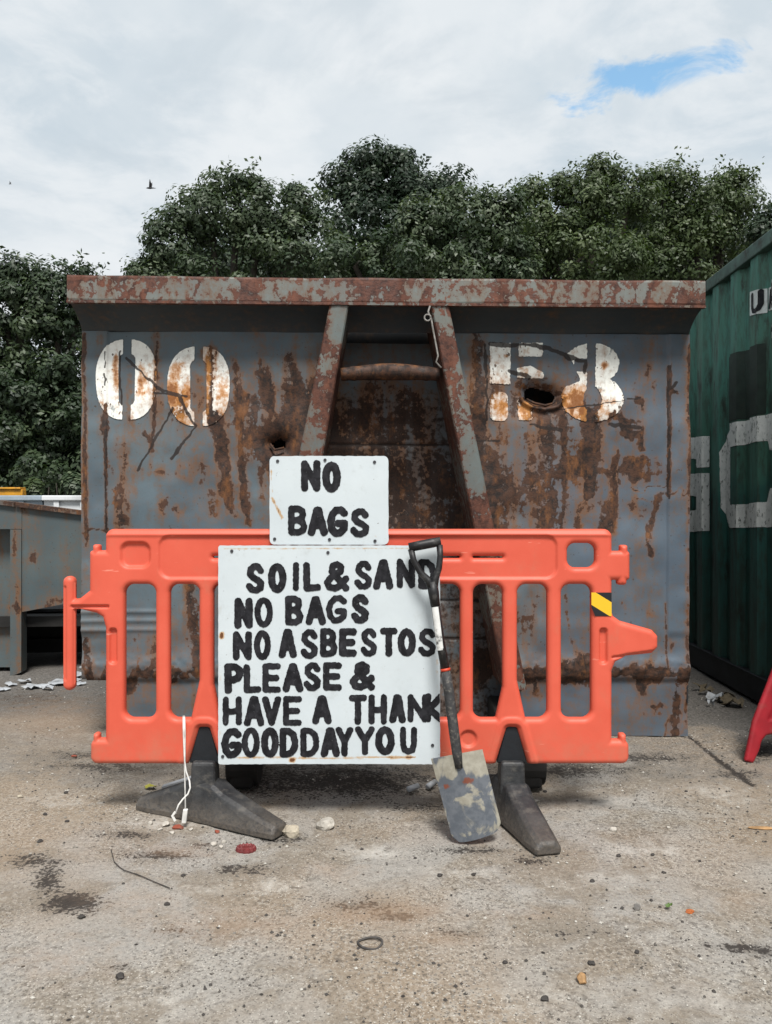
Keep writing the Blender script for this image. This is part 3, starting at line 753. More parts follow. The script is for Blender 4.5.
# ================================================================== ORANGE BARRIER
BD = 2.705
BP = Plane((0, BD), (1, 0)); PXM = (BD+.013)/F
barrier = thing('barrier', 'orange plastic roadworks barrier on two black feet in front of the rusty skip', 'barrier', (at(358, 512, BD)[0], BD, 0))
WIN = [(125, 156), (170, 200), (213.5, 243.5), (256, 286), (300, 330), (343, 373), (386, 416), (430, 460), (473, 502.5), (517, 547), (561, 591)]
def bar_outline(X, Y):
    r = 7
    D = d_rect(X, Y, 106, 529, 611.5, 763.5, 8)
    D = np.maximum(D, d_rect(X, Y, 90, 550.5, 140, 600, 3))                      # left block
    D = np.maximum(D, d_rect(X, Y, 93, 544.5, 100, 560, 2))
    D = np.maximum(D, 5.8-d_seg(X, Y, (69, 582), (69, 684.5)))                   # hanging pin
    D = np.maximum(D, d_poly(X, Y, [(70, 600), (80, 598.5), (93, 588), (120, 585), (120, 640), (106, 628), (103, 617), (97, 613), (80, 609), (70, 609.5)]))
    D = np.maximum(D, d_rect(X, Y, 91, 738.5, 130, 763.5, 7)); D = np.maximum(D, d_rect(X, Y, 93.5, 733, 99.5, 748, 2.4))
    D = np.maximum(D, d_rect(X, Y, 590, 551, 629.5, 580, 3)); D = np.maximum(D, d_rect(X, Y, 620, 545, 627.5, 560, 2)); D = np.maximum(D, d_rect(X, Y, 617, 570, 626.5, 585, 3))
    D = np.maximum(D, d_poly(X, Y, [(590, 600), (611, 610), (613, 616), (620, 621), (652, 630), (657.5, 636), (657.5, 647), (652, 653), (626, 656), (615, 662), (611, 672), (590, 690)]))
    D = np.maximum(D, d_rect(X, Y, 580, 739.5, 628.5, 763.5, 7)); D = np.maximum(D, d_rect(X, Y, 619, 733.5, 626, 748, 2.4))
    return D
def cuts(X, Y):
    D = np.full(X.shape, -99.)
    for a, b in WIN:
        w = d_rect(X, Y, a, 584, b, 718, 9)
        for nx, sg in ((206, 1), (510.5, 1)):
            if abs((a+b)/2-nx) < 32:
                # the neighbouring webs spread out towards the foot socket
                k = np.maximum(0, (Y-680)*.22)
                lim = (nx-6.5-k-X) if (a+b)/2 < nx else (X-(nx+6.5+k))
                w = np.minimum(w, lim)
        D = np.maximum(D, w)
    D = np.maximum(D, d_rect(X, Y, 567, 543, 595, 567.5, 8))
    for nx in (204.5, 511.5):
        D = np.maximum(D, d_poly(X, Y, [(nx-3, 729.5), (nx+3, 729.5), (nx+15.5, 770), (nx-15.5, 770)], 2.5))
    for a, b in ((440, 460), (473, 503), (213, 243), (256, 276)): D = np.maximum(D, d_rect(X, Y, a, 556, b, 558, .9))
    return D
def bar_field(X, Y): return np.minimum(bar_outline(X, Y), -cuts(X, Y))
pts, fs, bnd, val = march(bar_field, 58, 520, 664, 770, 1.05)
X, Y = pts[:, 0], pts[:, 1]
RAD = 5.5; TH = .023
d = np.clip(bar_field(X, Y), 0, RAD)/RAD
hgt = .007+(TH-.007)*np.sqrt(np.maximum(0, 1-(1-d)**2))
def emboss(dist, w=3.0): return sstep(-w/2, w/2, dist)
hf = hgt.copy()
hf -= .008*emboss(d_rect(X, Y, 160, 535.5, 556, 578, 11))
hf -= .013*emboss(d_rect(X, Y, 122, 542.5, 150.5, 567, 8), 4)
for x0, x1 in ((110.5, 117.5), (599, 606)): hf -= .014*emboss(d_rect(X, Y, x0, 628, x1, 663, 3), 2)
hf -= .010*emboss(d_rect(X, Y, 72, 605, 110, 607.6, 1), 1.6)
hf -= .006*emboss(d_rect(X, Y, 65, 586, 67.4, 680, 1), 1.6)
for nx in (204.5, 511.5):
    q = -d_poly(X, Y, [(nx-3, 729.5), (nx+3, 729.5), (nx+15.5, 775), (nx-15.5, 775)], 2.5)
    hf += .005*sstep(2, 5, q)*sstep(12, 9, q)
hf -= .010*emboss(d_ell(X, Y, 468, 738, 8, 8), 3)
hf += .004*sstep(9, 5, Y-529)*sstep(3, 6, Y-529)
hf += .006*emboss(d_poly(X, Y, [(622, 625), (650, 633), (654, 640), (650, 648), (622, 652)]), 3)*0
hf -= .008*emboss(d_seg(X, Y, (612, 657), (652, 651))*-1+1.2, 1.6)
n = len(pts)
front = np.stack([(X-CX)*PXM, BD+.023-hf, H+(CY-Y)*PXM], -1)
back = np.stack([(X-CX)*PXM, BD+.023+hgt, H+(CY-Y)*PXM], -1)
faces = [f[::-1] for f in fs]+[[i+n for i in f] for f in fs]+[(a, b, b+n, a+n) for a, b in bnd]
part('barrier_panel', np.concatenate([front, back]), faces, M['orange'], barrier, smooth=True)
# hazard tape stuck round the right stile
mb = MB()
tp = [at(591.3, 592.5, BD), at(611.4, 592.5, BD), at(611.4, 616, BD), at(595, 616, BD), at(591.3, 607, BD)]
off = -.0022
mb.v = [(p[0], BD+off, p[2]) for p in tp]+[(p[0], BD+off+.002, p[2]) for p in tp]
mb.f = [(4, 3, 2, 1, 0), (5, 6, 7, 8, 9)]+[(i, (i+1) % 5, 5+(i+1) % 5, 5+i) for i in range(5)]
mb.part('hazard_tape', M['tape'], barrier)
# feet
def foot(hub, tipf, tipb, name='foot'):
    hx, hy = hub
    a = Vector((tipf[0], tipf[1], 0)); b = Vector((tipb[0], tipb[1], 0))
    c = Vector((hx, hy, 0))
    stations = []
    for e, sg in ((b, -1), (a, 1)):
        dv = (e-c); Ln = dv.length
        prof = [(1.0, .030, .074, .056), (.975, .040, .088, .066), (.80, .056, .104, .072), (.32, .106, .124, .076), (.19, .130, .128, .078)]
        if sg > 0: prof = prof[::-1]
        for t, hgt_, wb, wt in prof: stations.append((c+dv*t, hgt_, wb, wt, dv.normalized()*sg))
    vs = []
    for p, hh, wb, wt, dr in stations:
        nrm = Vector((-dr.y, dr.x, 0))
        e = .010
        ring = [(-wb/2, 0), (wb/2, 0), (wb/2, .018), (wt/2+e*.4, hh-e), (wt/2-e, hh), (-wt/2+e, hh), (-wt/2-e*.4, hh-e), (-wb/2, .018)]
        for u, z in ring: vs.append(tuple(p+nrm*u+Vector((0, 0, z))))
    k = 8; fs = []
    for i in range(len(stations)-1):
        for j in range(k): fs.append((i*k+j, i*k+(j+1) % k, (i+1)*k+(j+1) % k, (i+1)*k+j))
    fs += [tuple(range(k))[::-1], tuple(range((len(stations)-1)*k, len(stations)*k))]
    ft = part(name, vs, fs, M['rubber'], barrier)
    bevel(ft, .007, 3)
    mb = MB()
    zt = .199
    q = [(-.043, -.042), (.043, -.042), (.043, .042), (-.043, .042)]
    mb.hexa([(hx+u*1.06, hy+v*1.1, .08) for u, v in q]+[(hx+u*.96, hy+v*.96, zt) for u, v in q])
    bevel(mb.part('hub', M['rubber'], ft), .012, 3)
    mb = MB()                                              # tongue that plugs into the panel's socket
    mb.hexa([(hx-.053, hy-.017, zt-.01), (hx+.053, hy-.017, zt-.01), (hx+.053, hy+.017, zt-.01), (hx-.053, hy+.017, zt-.01),
             (hx-.017, hy-.017, .325), (hx+.017, hy-.017, .325), (hx+.017, hy+.017, .325), (hx-.017, hy+.017, .325)])
    bevel(mb.part('tongue', M['container_sill'], ft), .005, 2)
hubL = (at(204.8, 512, BD+.02)[0], BD+.028); hubR = (at(511.5, 512, BD+.02)[0], BD+.028)
gl = ground_at(281, 836); gb = ground_at(142, 806)
foot(hubL, gl[:2], gb[:2])
gr = ground_at(549, 855)
foot(hubR, gr[:2], (2*hubR[0]-gr[0], 2*hubR[1]-gr[1]))

# ================================================================== SIGNS
def sign(name, label, x0, y0, x1, y1, d, rad, items, th, spots, screws, warp, base_z, tilt=0):
    base = (at((x0+x1)/2, 512, d)[0], d, base_z)
    t = thing(name, label, 'sign', base)
    m_ = d/F
    bow = lambda X, Y: warp*(((X-(x0+x1)/2)/((x1-x0)/2))**2)+(fbm(X*.02, Y*.02, 17, 2)-.5)*.004+tilt*(Y-y1)/(y1-y0)
    def fld(X, Y): return d_rect(X, Y, x0, y0, x1, y1, rad)+(vnoise(X*.25, Y*.25, 8)-.5)*.5
    pts, fs, bnd, val = march(fld, x0-3, y0-3, x1+3, y1+3, 1.5)
    X, Y = pts[:, 0], pts[:, 1]; n = len(pts)
    yy = d-bow(X, Y)
    fr = np.stack([(X-CX)*m_, yy, H+(CY-Y)*m_], -1); bk = fr.copy(); bk[:, 1] += .004
    r = np.zeros(n)
    for pl_, w, s in spots: r = np.maximum(r, s*np.exp(-(d_line(X, Y, pl_)/w)**2))
    part('sign_board', np.concatenate([fr, bk]), [f[::-1] for f in fs]+[[i+n for i in f] for f in fs]+[(a, b, b+n, a+n) for a, b in bnd],
         M['sign'], t, attrs={'rust': np.concatenate([r, r])})
    lf = letters_field(items, th)
    pts, fs, bnd, val = march(lambda X, Y: np.minimum(lf(X, Y), fld(X, Y)-.3), x0-1, y0-1, x1+1, y1+1, .62)
    X, Y = pts[:, 0], pts[:, 1]
    part('lettering', np.stack([(X-CX)*m_, d-bow(X, Y)-.0016, H+(CY-Y)*m_], -1), [f[::-1] for f in fs], M['ink'], t)
    for sx, sy in screws:
        mb = MB(); cx = (sx-CX)*m_; cz = H+(CY-sy)*m_; yb = d-float(bow(np.array(sx), np.array(sy)))
        ring = [(cx+.0052*math.cos(a), yb-.0035, cz+.0052*math.sin(a)) for a in np.linspace(0, 2*math.pi, 9)[:-1]]
        ring2 = [(cx+.0062*math.cos(a), yb+.001, cz+.0062*math.sin(a)) for a in np.linspace(0, 2*math.pi, 9)[:-1]]
        mb.add(ring+ring2, [tuple(range(8))]+[(i, (i+1) % 8, 8+(i+1) % 8, 8+i) for i in range(8)])
        mb.part('screw', M['hole'], t)
    return t
BIG = [('S', 246, 563, 265, 593.5), ('O', 268, 563, 286.5, 593), ('I', 291.5, 562, 300.5, 591), ('L', 303, 562, 321, 591.5), ('&', 324, 561, 349.5, 591.5), ('S', 354.5, 560.5, 372.5, 589.5), ('A', 373, 559, 393.5, 589.5), ('N', 396.5, 558.5, 415, 588), ('D', 418, 559, 436.5, 589),
 ('N', 234.5, 597.5, 253, 628.5), ('O', 254.5, 597, 273, 627.5), ('B', 285, 595.5, 303.5, 625.5), ('A', 305.5, 596, 326, 625), ('G', 326, 595, 347, 623.5), ('S', 351, 594, 369.5, 623.5),
 ('N', 233, 631, 252, 660), ('O', 254, 630, 271, 660), ('A', 278.5, 628.5, 297, 658), ('S', 300.5, 629, 318.5, 659), ('B', 320, 628, 337.5, 657), ('E', 339, 628, 357, 656.5), ('S', 360.5, 628, 377.5, 656.5), ('T', 380, 627.5, 397.5, 656.5), ('O', 397.5, 628, 416, 656.5), ('S', 418, 628, 436.5, 656.5),
 ('P', 224.5, 663, 243.5, 693.5), ('L', 243.5, 664, 261.5, 693), ('E', 262.5, 663, 281, 692.5), ('A', 282.5, 663, 303.5, 692), ('S', 303.5, 662, 321.5, 691), ('E', 323, 662, 342, 690.5), ('&', 349.5, 661, 375, 690.5),
 ('H', 223, 696, 242, 725), ('A', 244, 695.5, 264.5, 726), ('V', 262, 696, 281.5, 725.5), ('E', 283, 696, 302, 725.5), ('A', 312, 695, 332, 724), ('T', 349, 694.5, 367, 724.5), ('H', 368.5, 694, 387, 724), ('A', 389, 694, 406, 723), ('N', 407.5, 694, 428, 722), ('K', 424.5, 693, 444, 722),
 ('G', 221.5, 727.5, 242, 758), ('O', 242, 727, 260, 757.5), ('O', 261, 727, 279, 757.5), ('D', 279.5, 727.5, 298.5, 757.5), ('D', 300.5, 727.5, 319.5, 757), ('A', 320.5, 727, 340, 757), ('Y', 335.5, 726.5, 353.5, 756.5), ('Y', 355, 726, 375, 755), ('O', 375, 726, 395, 755), ('U', 400, 726.5, 417, 754)]
sign('large_sign', 'large square white board with six lines of black hand-painted lettering on the orange barrier', 218.5, 545.5, 440, 764, 2.672, 2, BIG, 6.7,
     [([(225, 549), (300, 549)], 1.1, .65), ([(300, 548.5), (436, 548)], .9, .5), ([(222, 634), (222, 637)], 2.6, 1.2), ([(237, 757.5), (330, 758), (415, 757)], .9, .95), ([(291, 760), (293, 760)], 2.6, 1.25), ([(391, 757.5), (410, 757)], 1.8, .95), ([(221, 600), (220, 760)], 1.2, .3), ([(437, 690), (437, 660)], 2, .4)],
     [(232, 551), (328, 552.5), (432.5, 745), (223, 756)], .004, .195)
SM = [('N', 301, 460, 320.5, 491.5), ('O', 322, 461.5, 341, 492.5), ('B', 288, 505.5, 307.5, 535.5), ('A', 307.5, 506.5, 328, 536), ('G', 327, 506, 348, 537), ('S', 350, 508, 370, 537.5)]
sign('small_sign', 'small white rounded plate reading NO BAGS standing on top of the larger board', 269.5, 456, 388.5, 544.8, 2.682, 5, SM, 7.3,
     [([(272, 498), (277, 508), (282, 518)], 1.6, .9), ([(271, 470), (272, 492)], 1.0, .6), ([(375, 536), (378, 541)], 1.5, .4)],
     [(277.5, 461), (325, 460), (374.5, 462), (274.5, 539), (329.5, 539.5), (375, 541)], -.004, .96)

# ================================================================== SHOVEL
def sd(y): return 2.625+(2.505-2.625)*(y-545)/(843-545)
sb = ground_at(476, 843)
shovel = thing('shovel', 'worn digging shovel with black D handle leaning on the large sign', 'shovel', (sb[0], sb[1], 0))
g_ = lambda x, y, dd=0: at(x, y, sd(y)+dd)
mb = MB()
mb.tube([g_(409, 547.5), g_(420, 545.3), g_(431, 543.2), g_(440.5, 541.3)], [.0155, .0165, .0165, .0155], 12)
mb.tube([g_(411, 549), g_(413.5, 560), g_(420, 572), g_(428, 580), g_(432, 587)], [.011, .0105, .0105, .0125, .017], 10)
mb.tube([g_(439.5, 545), g_(440.3, 556), g_(439, 568), g_(435.5, 578), g_(433, 587)], [.011, .0105, .0105, .0125, .0165], 10)
mb.tube([g_(432, 582), g_(433.5, 592), g_(435.5, 606)], [.017, .019, .0165], 12)
mb.part('handle', M['shaft'], shovel, smooth=True)
mb = MB(); mb.tube([g_(434.3, 596), g_(440, 640), g_(445.5, 670)], .0150, 14); mb.part('shaft', M['shaft'], shovel, smooth=True)
mb = MB()
for k in range(9):     # label wrapped on the visible half of the shaft
    pass
lab = []; lf = []
dirv = (Vector(g_(440, 650))-Vector(g_(434.5, 606))).normalized()
sidev = dirv.cross(Vector((0, 1, 0))).normalized(); outv = sidev.cross(dirv).normalized()
if outv.y > 0: outv = -outv
for i, (x, y) in enumerate([(435.7, 607), (437.6, 622), (439.3, 636), (441.0, 650)]):
    for k in range(9):
        a = math.radians(-62+92*k/8)
        p = Vector(g_(x, y))+sidev*math.sin(a)*.0157+outv*math.cos(a)*.0157
        lab.append(tuple(p))
for i in range(3):
    for k in range(8): lf.append((i*9+k, i*9+k+1, (i+1)*9+k+1, (i+1)*9+k))
part('white_label', lab, lf, M['label_white'], shovel, smooth=True)
mb = MB(); mb.tube([g_(445.2, 668.3), g_(445.7, 671)], .0168, 14); mb.part('red_ring', M['ringred'], shovel, smooth=True)
mb = MB(); mb.tube([g_(445.7, 671), g_(449, 692), g_(453.5, 728), g_(457, 753), g_(459, 768)], [.0158, .0175, .0172, .0165, .013], 14); mb.part('lower_shaft', M['grip'], shovel, smooth=True)
# blade
nu, nv = 36, 44
TL, TR, BL, BR = np.array([431., 759.]), np.array([482.5, 749.5]), np.array([453.5, 843.]), np.array([502.5, 829.])
vs = []; dirt = []; rs = []
for j in range(nv+1):
    for i in range(nu+1):
        u = i/nu; v = j/nv
        p = (TL*(1-u)+TR*u)*(1-v)+(BL*(1-u)+BR*u)*v
        rb = max(0, v-.88)/.12                     # rounded bottom corners, bowed edge
        cxu = 2*u-1
        p = p+np.array([.26, 1.0])*(3.0*(1-cxu**2))*v**3
        p = p-np.array([math.copysign(3.0*abs(cxu)**6*rb**2, cxu), 4*abs(cxu)**8*rb**2])
        dish = -.012*(1-cxu**2)+.010*(1-v)**2*(abs(cxu)**1.5)
        ridge = -.010*math.exp(-(cxu/.16)**2)*max(0, 1-v/.36)
        vs.append(at(p[0], p[1], sd(p[1])+.012+dish+ridge-.008*v))
        dv_ = .42*math.exp(-((v-.10)/.20)**4)+.12*math.exp(-((v-.93)/.06)**2)-.05
        if abs(cxu) < .14 and v < .3: dv_ -= .25
        dirt.append(dv_+.1*(abs(cxu) > .93)); rs.append(.9*math.exp(-((v-.34)/.055)**2)*(abs(cxu+.05) < .75)*(.6+.4*math.sin(u*14))+.5*(abs(cxu) < .12)*max(0, 1-v/.32))
n = len(vs); vb = [(x, y+.0035, z) for x, y, z in vs]
ids = np.arange(n).reshape(nv+1, nu+1)
fs = [(ids[j, i], ids[j+1, i], ids[j+1, i+1], ids[j, i+1]) for j in range(nv) for i in range(nu)]
edge_ = list(ids[0, :])+list(ids[1:, -1])+list(ids[-1, -2::-1])+list(ids[-2:0:-1, 0])
fs2 = fs+[tuple(i+n for i in f[::-1]) for f in fs]+[(edge_[i], edge_[(i+1) % len(edge_)], edge_[(i+1) % len(edge_)]+n, edge_[i]+n) for i in range(len(edge_))]
part('blade', vs+vb, fs2, M['blade'], shovel, smooth=False, attrs={'dirt': dirt+dirt, 'rust': rs+rs})

# ================================================================== CORD
cd = thing('cord', 'thin white cord with small plug hanging from a slot of the orange barrier', 'cord', at(185, 818, 2.60))
dd = lambda y: BD-.012-max(0, (y-760)/60)*.075
mb = MB()
pa = [(183.2, 716, .05), (183.4, 718, .0), (183.6, 735, 0), (184.6, 760, 0), (186, 771, 0), (189.5, 781, 0), (190.2, 788, 0), (188, 794, 0), (183, 799, 0), (178.5, 805, 0), (176, 812, 0)]
mb.tube([at(x, y, dd(y)+e) for x, y, e in pa], .0030, 6)
pb = [(184.4, 716, .05), (184.6, 718, .002), (185, 735, .004), (184.7, 765, .003), (185.4, 808, 0)]
mb.tube([at(x, y, dd(y)+e) for x, y, e in pb], .0028, 6)
mb.part('cable', M['cord'], cd, smooth=True)
mb = MB(); p = Vector(at(185.4, 816, dd(812)-.002)); q = [(-.007, -.006), (.009, -.006), (.009, .006), (-.007, .006)]
mb.hexa([(p.x+u-.006, p.y+v, p.z-.024) for u, v in q]+[(p.x+u, p.y+v, p.z+.024) for u, v in q]); bevel(mb.part('plug', M['cord'], cd), .003)
mb = MB(); mb.tube([at(175.5, 812, dd(812)), at(172.5, 816, dd(812)), at(175, 821, dd(812))], .005, 6); mb.part('plug', M['cord'], cd)

# ================================================================== GREEN CONTAINER
pc = np.array([(772-CX)/F*4.12, 4.12]); th_ = math.atan2(30, 770)
CO = Plane(pc, (math.sin(th_), math.cos(th_)))
CO.n = np.array([-math.cos(th_), math.sin(th_)])       # towards the yard (left)
ct = H+(512-228)/F*4.12; S0, S1 = -1.6, 4.46
cont = thing('shipping_container', 'dark green corrugated steel shipping container with worn white letters, right of the rusty skip', 'container', tuple(CO.w((S0+S1)/2, 0, -1.2)))
PIT = .278; PH = -.01
def corr(s):
    t = ((s+PH)/PIT) % 1.0
    return -.036*(sstep(.0, .24, t)*sstep(.75, .50, t)) if False else -.036*np.clip(np.minimum((t-.05)/.14, (.70-t)/.14), 0, 1)
br = []
k = math.floor(S0/PIT)-1
while True:
    b = [k*PIT-PH+PIT*f for f in (.05, .19, .56, .70)]
    br += b
    k += 1
    if k*PIT > S1+.3: break
br = np.array([S0+.11]+[b for b in br if S0+.12 < b < S1-.12]+[S1-.11])
zb, zt_ = .155, ct-.075
zs = np.linspace(zb, zt_, 30)
SS, ZZ = np.meshgrid(br, zs, indexing='ij')
P = CO.w(SS, ZZ, corr(SS)-.012+(fbm(SS*1.2, ZZ*1.2, 23, 2)-.5)*.012)
ids = np.arange(SS.size).reshape(SS.shape)
fc = np.stack([ids[:-1, :-1], ids[1:, :-1], ids[1:, 1:], ids[:-1, 1:]], -1).reshape(-1, 4)
part('side_panel', P, fc, M['container'], cont)
def crn(fn, name, mat, bv=.006):
    mb = MB(); fn(mb); return bevel(mb.part(name, mat, cont), bv)
crn(lambda m: m.pbox(CO, S0, S1, ct-.075, ct, -.075, .002), 'top_rail', M['container_rail'])
crn(lambda m: (m.pbox(CO, S0, S1, .012, .150, -.06, -.004), m.pbox(CO, S0+.12, S1-.12, .151, .158, -.06, .004)), 'bottom_rail', M['container_sill'])
for a in (S0, S1-.12): crn(lambda m: m.pbox(CO, a, a+.12, .01, ct-.001, -.16, .006), 'corner_post', M['container_rail'])
mb = MB(); mb.pbox(CO, S0+.02, S1-.02, ct-.03, ct-.012, -2.4, -.076); mb.part('roof_panel', M['container_dark'], cont)
mb = MB(); mb.pbox(CO, S0+.04, S0+.06, .15, ct-.03, -2.3, -.16); mb.part('end_panel', M['container'], cont)
mb = MB(); mb.pbox(CO, S1-.06, S1-.04, .15, ct-.03, -2.3, -.16); mb.part('end_panel', M['container'], cont)
mb = MB(); mb.pbox(CO, S0, S1, .012, ct, -2.44, -2.40); mb.part('far_panel', M['container'], cont)
def cwall(name, polys, mat, out, hh=.008, extra=None, rough=.006):
    PL = [[tuple(float(q) for q in CO.px(x, y)) for x, y in p] for p in polys]
    allp = np.array([q for p in PL for q in p]); lo = allp.min(0)-.02; hi = allp.max(0)+.02
    def f(X, Y):
        D = np.full(X.shape, -9.)
        for p in PL: D = np.maximum(D, d_poly(X, Y, p))
        return D+(fbm(X*40, Y*40, 5, 3)-.5)*rough
    pts, fs, bnd, val = march(f, lo[0], lo[1], hi[0], hi[1], hh)
    s, z = pts[:, 0], pts[:, 1]
    base = corr(s)-.012+(fbm(s*1.2, z*1.2, 23, 2)-.5)*.012
    part(name, CO.w(s, z, base+out), fs, mat, cont, smooth=False)
cwall('painted_letter', [[(726, 424), (741, 420), (764, 413), (764, 450), (761.5, 450), (759.5, 441), (741, 444), (726, 447.5)], [(724, 426), (727, 424), (727, 447), (724, 450), (724, 505), (727, 504), (727, 528), (722, 527), (717.5, 508), (717, 452), (720, 436)], [(726, 505), (741, 504), (759, 502), (762, 488), (764, 488), (764, 527), (726, 528)]], M['worn_white'], .005)
cwall('painted_letter', [[(683, 438), (703, 436), (703, 467), (696, 468), (694, 460), (683, 458)], [(683, 474), (703, 473), (703, 531), (683, 532), (683, 512), (692, 509), (694, 503), (692, 497), (683, 495)]], M['worn_white'], .005)
cwall('painted_letter', [[(765.5, 419), (769, 421), (776, 436), (785, 440), (785, 458), (765.5, 448)]], M['worn_white'], .005)
cwall('painted_letter', [[(770, 488), (785, 480), (785, 500), (770, 494)]], M['worn_white'], .005)
cwall('repainted_patch', [[(721.5, 357), (758, 343), (758, 414), (741, 418), (721.5, 423)]], M['container_dark'], .0035, rough=.004)
cwall('code_plate', [[(748, 292), (759.2, 288.3), (759.2, 312.7), (748, 316)]], M['decal_white'], .005, .006, rough=0)
cwall('code_plate', [[(760.3, 288), (765.6, 286), (765.6, 309), (760.3, 311)]], M['decal_white'], .005, .006, rough=0)
cwall('code_plate', [[(767, 281), (778, 276), (778, 302), (767, 304)]], M['worn_white'], .005, .006, rough=0)
cwall('code_plate', [[(766.3, 327), (778, 321), (778, 336), (766.3, 339)]], M['worn_white'], .005, .006, rough=0)
def cletter(ch, x0, y0, x1, y1, th, sk=.0):
    """black code letter on its plate, following the corrugated wall"""
    s0, z0 = [float(q) for q in CO.px(x0, y0)]; s1, z1 = [float(q) for q in CO.px(x1, y1)]
    a, b = min(s0, s1), max(s0, s1); t, u = max(z0, z1), min(z0, z1)
    def f(X, Y):
        D = np.full(X.shape, -9.)
        for stq in GL[ch]:
            # seen from the yard the wall runs towards the viewer to the right
            Q = [(b-th/2-(b-a-th)*p, t-th/2-(t-u-th)*q) for p, q in stq]
            D = np.maximum(D, th/2-d_line(X, Y, Q))
        return D
    pts, fs, bnd, val = march(f, a-.01, u-.01, b+.01, t+.01, .005)
    s, z = pts[:, 0], pts[:, 1]
    part('code_letter', CO.w(s, z, corr(s)-.012+(fbm(s*1.2, z*1.2, 23, 2)-.5)*.012+.008), fs, M['ink'], cont)
cletter('U', 749.8, 293.5, 757.6, 311, .026); cletter('A', 760.8, 290, 765.2, 307.5, .020); cletter('U', 768, 283, 777, 298, .026); cletter('N', 767.3, 326, 777, 335.5, .022)

# ================================================================== RED FLOOR SIGN (only a corner is in the photo)
rb = ground_at(748, 761)
RD = rb[1]
rs_ = thing('floor_sign', 'red plastic folding floor sign at the right edge of the yard', 'floor sign', (rb[0]+.25, RD+.1, 0))
def red_panel(y0, lean):
    m_ = RD/F
    pol = [(744.5, 760), (752, 762.5), (758.5, 750), (761, 741), (766, 735), (771, 734), (838, 734), (843, 735), (848, 741), (850.5, 750), (857, 762.5), (864.5, 760), (855, 722), (830, 664), (824, 658), (785, 658), (779, 664), (754, 722)]
    fld = lambda X, Y: np.minimum(d_poly(X, Y, pol, .5), -d_rect(X, Y, 793, 655, 814, 665, 4))
    pts, fs, bnd, val = march(fld, 740, 640, 868, 768, 1.5)
    X, Y = pts[:, 0], pts[:, 1]; n = len(pts)
    zz = H+(CY-Y)*m_
    dpt = np.clip(fld(X, Y), 0, 3)/3
    hh = .005+.009*np.sqrt(np.maximum(0, 1-(1-dpt)**2))-.005*sstep(-1, 1, d_poly(X, Y, [(768, 720), (840, 720), (822, 678), (787, 678)], 0))
    yc = y0+lean*zz
    fr = np.stack([(X-CX)*m_, yc-hh, zz], -1); bk = np.stack([(X-CX)*m_, yc+hh, zz], -1)
    part('sign_panel', np.concatenate([fr, bk]), [f[::-1] for f in fs]+[[i+n for i in f] for f in fs]+[(a, b, b+n, a+n) for a, b in bnd], M['red'], rs_, smooth=True)
red_panel(RD, .07)
mb = MB(); px0 = (803-CX)*RD/F; mb.hexa([(px0-.03, RD+.42, .004), (px0+.03, RD+.42, .004), (px0+.03, RD+.44, .004), (px0-.03, RD+.44, .004), (px0-.03, RD+.13, .46), (px0+.03, RD+.13, .46), (px0+.03, RD+.15, .46), (px0-.03, RD+.15, .46)])
bevel(mb.part('prop_leg', M['red'], rs_), .006)

# ================================================================== LEFT: GREY SKIP, WHITE BINS, YELLOW BEAM
LP = Plane(at(0, 512, 5.10)[:2], (1, .10))
ls = thing('skip', 'lower grey-green steel skip behind the barrier at the left edge', 'skip', tuple(LP.w(.0, 0)))
def lq(name, quad, out, thick, mat, bias=None, n=40):
    """quad in picture measures on plane LP, pushed out/back, as a slab with a dense face"""
    (ax, ay), (bx, by), (cx_, cy_), (dx_, dy_) = quad        # tl, tr, br, bl
    P0 = [np.array([float(q) for q in LP.px(*p)]) for p in quad]
    vs = []
    for j in range(n+1):
        for i in range(n+1):
            u, v = i/n, j/n
            p = (P0[0]*(1-u)+P0[1]*u)*(1-v)+(P0[3]*(1-u)+P0[2]*u)*v
            vs.append(p)
    vs = np.array(vs); wf = LP.w(vs[:, 0], vs[:, 1], out+(fbm(vs[:, 0]*2, vs[:, 1]*2, 13, 2)-.5)*.012); wb = LP.w(vs[:, 0], vs[:, 1], out-thick)
    N = len(vs); ids = np.arange(N).reshape(n+1, n+1)
    fs = [(ids[j, i], ids[j+1, i], ids[j+1, i+1], ids[j, i+1]) for j in range(n) for i in range(n)]
    ed = list(ids[0, :])+list(ids[1:, -1])+list(ids[-1, -2::-1])+list(ids[-2:0:-1, 0])
    fs = fs+[tuple(i+N for i in f[::-1]) for f in fs]+[(ed[i], ed[(i+1) % len(ed)], ed[(i+1) % len(ed)]+N, ed[i]+N) for i in range(len(ed))]
    U, V = proj(wf)
    r = (fbm(U*.06, V*.04, 33, 3)-.5)*.7-.1
    for a, b, rx, ry, s in ((33, 558, 5, 10, 1.1), (64, 560, 4, 30, .5), (17, 600, 4, 60, .5), (30, 608, 25, 5, .6), (60, 600, 20, 4, .5), (14, 545, 3, 20, .5)): r = r+s*np.exp(-(((U-a)/rx)**2+((V-b)/ry)**2))
    r = r+.5*np.exp(-((V-(502+U*.12))/3)**2)
    part(name, np.concatenate([wf, wb]), fs, mat, ls, attrs={'rust': np.concatenate([r, r])})
lq('front_panel', [(22, 505), (190, 526), (190, 580), (22, 612)], 0, .02, M['grey_skip'])
lq('lintel', [(-160, 481), (21.9, 505), (21.9, 529), (-160, 529)], .004, .05, M['grey_skip'])
lq('post', [(11, 529.5), (22, 529.5), (22, 672), (11, 676)], .012, .10, M['grey_skip'])
lq('post', [(-160, 529.5), (-148, 529.5), (-148, 676), (-160, 676)], .012, .10, M['grey_skip'])
lq('recessed_panel', [(-152, 520), (14, 520), (14, 671), (-152, 671)], -.13, .02, M['grey_skip'])
mb = MB()
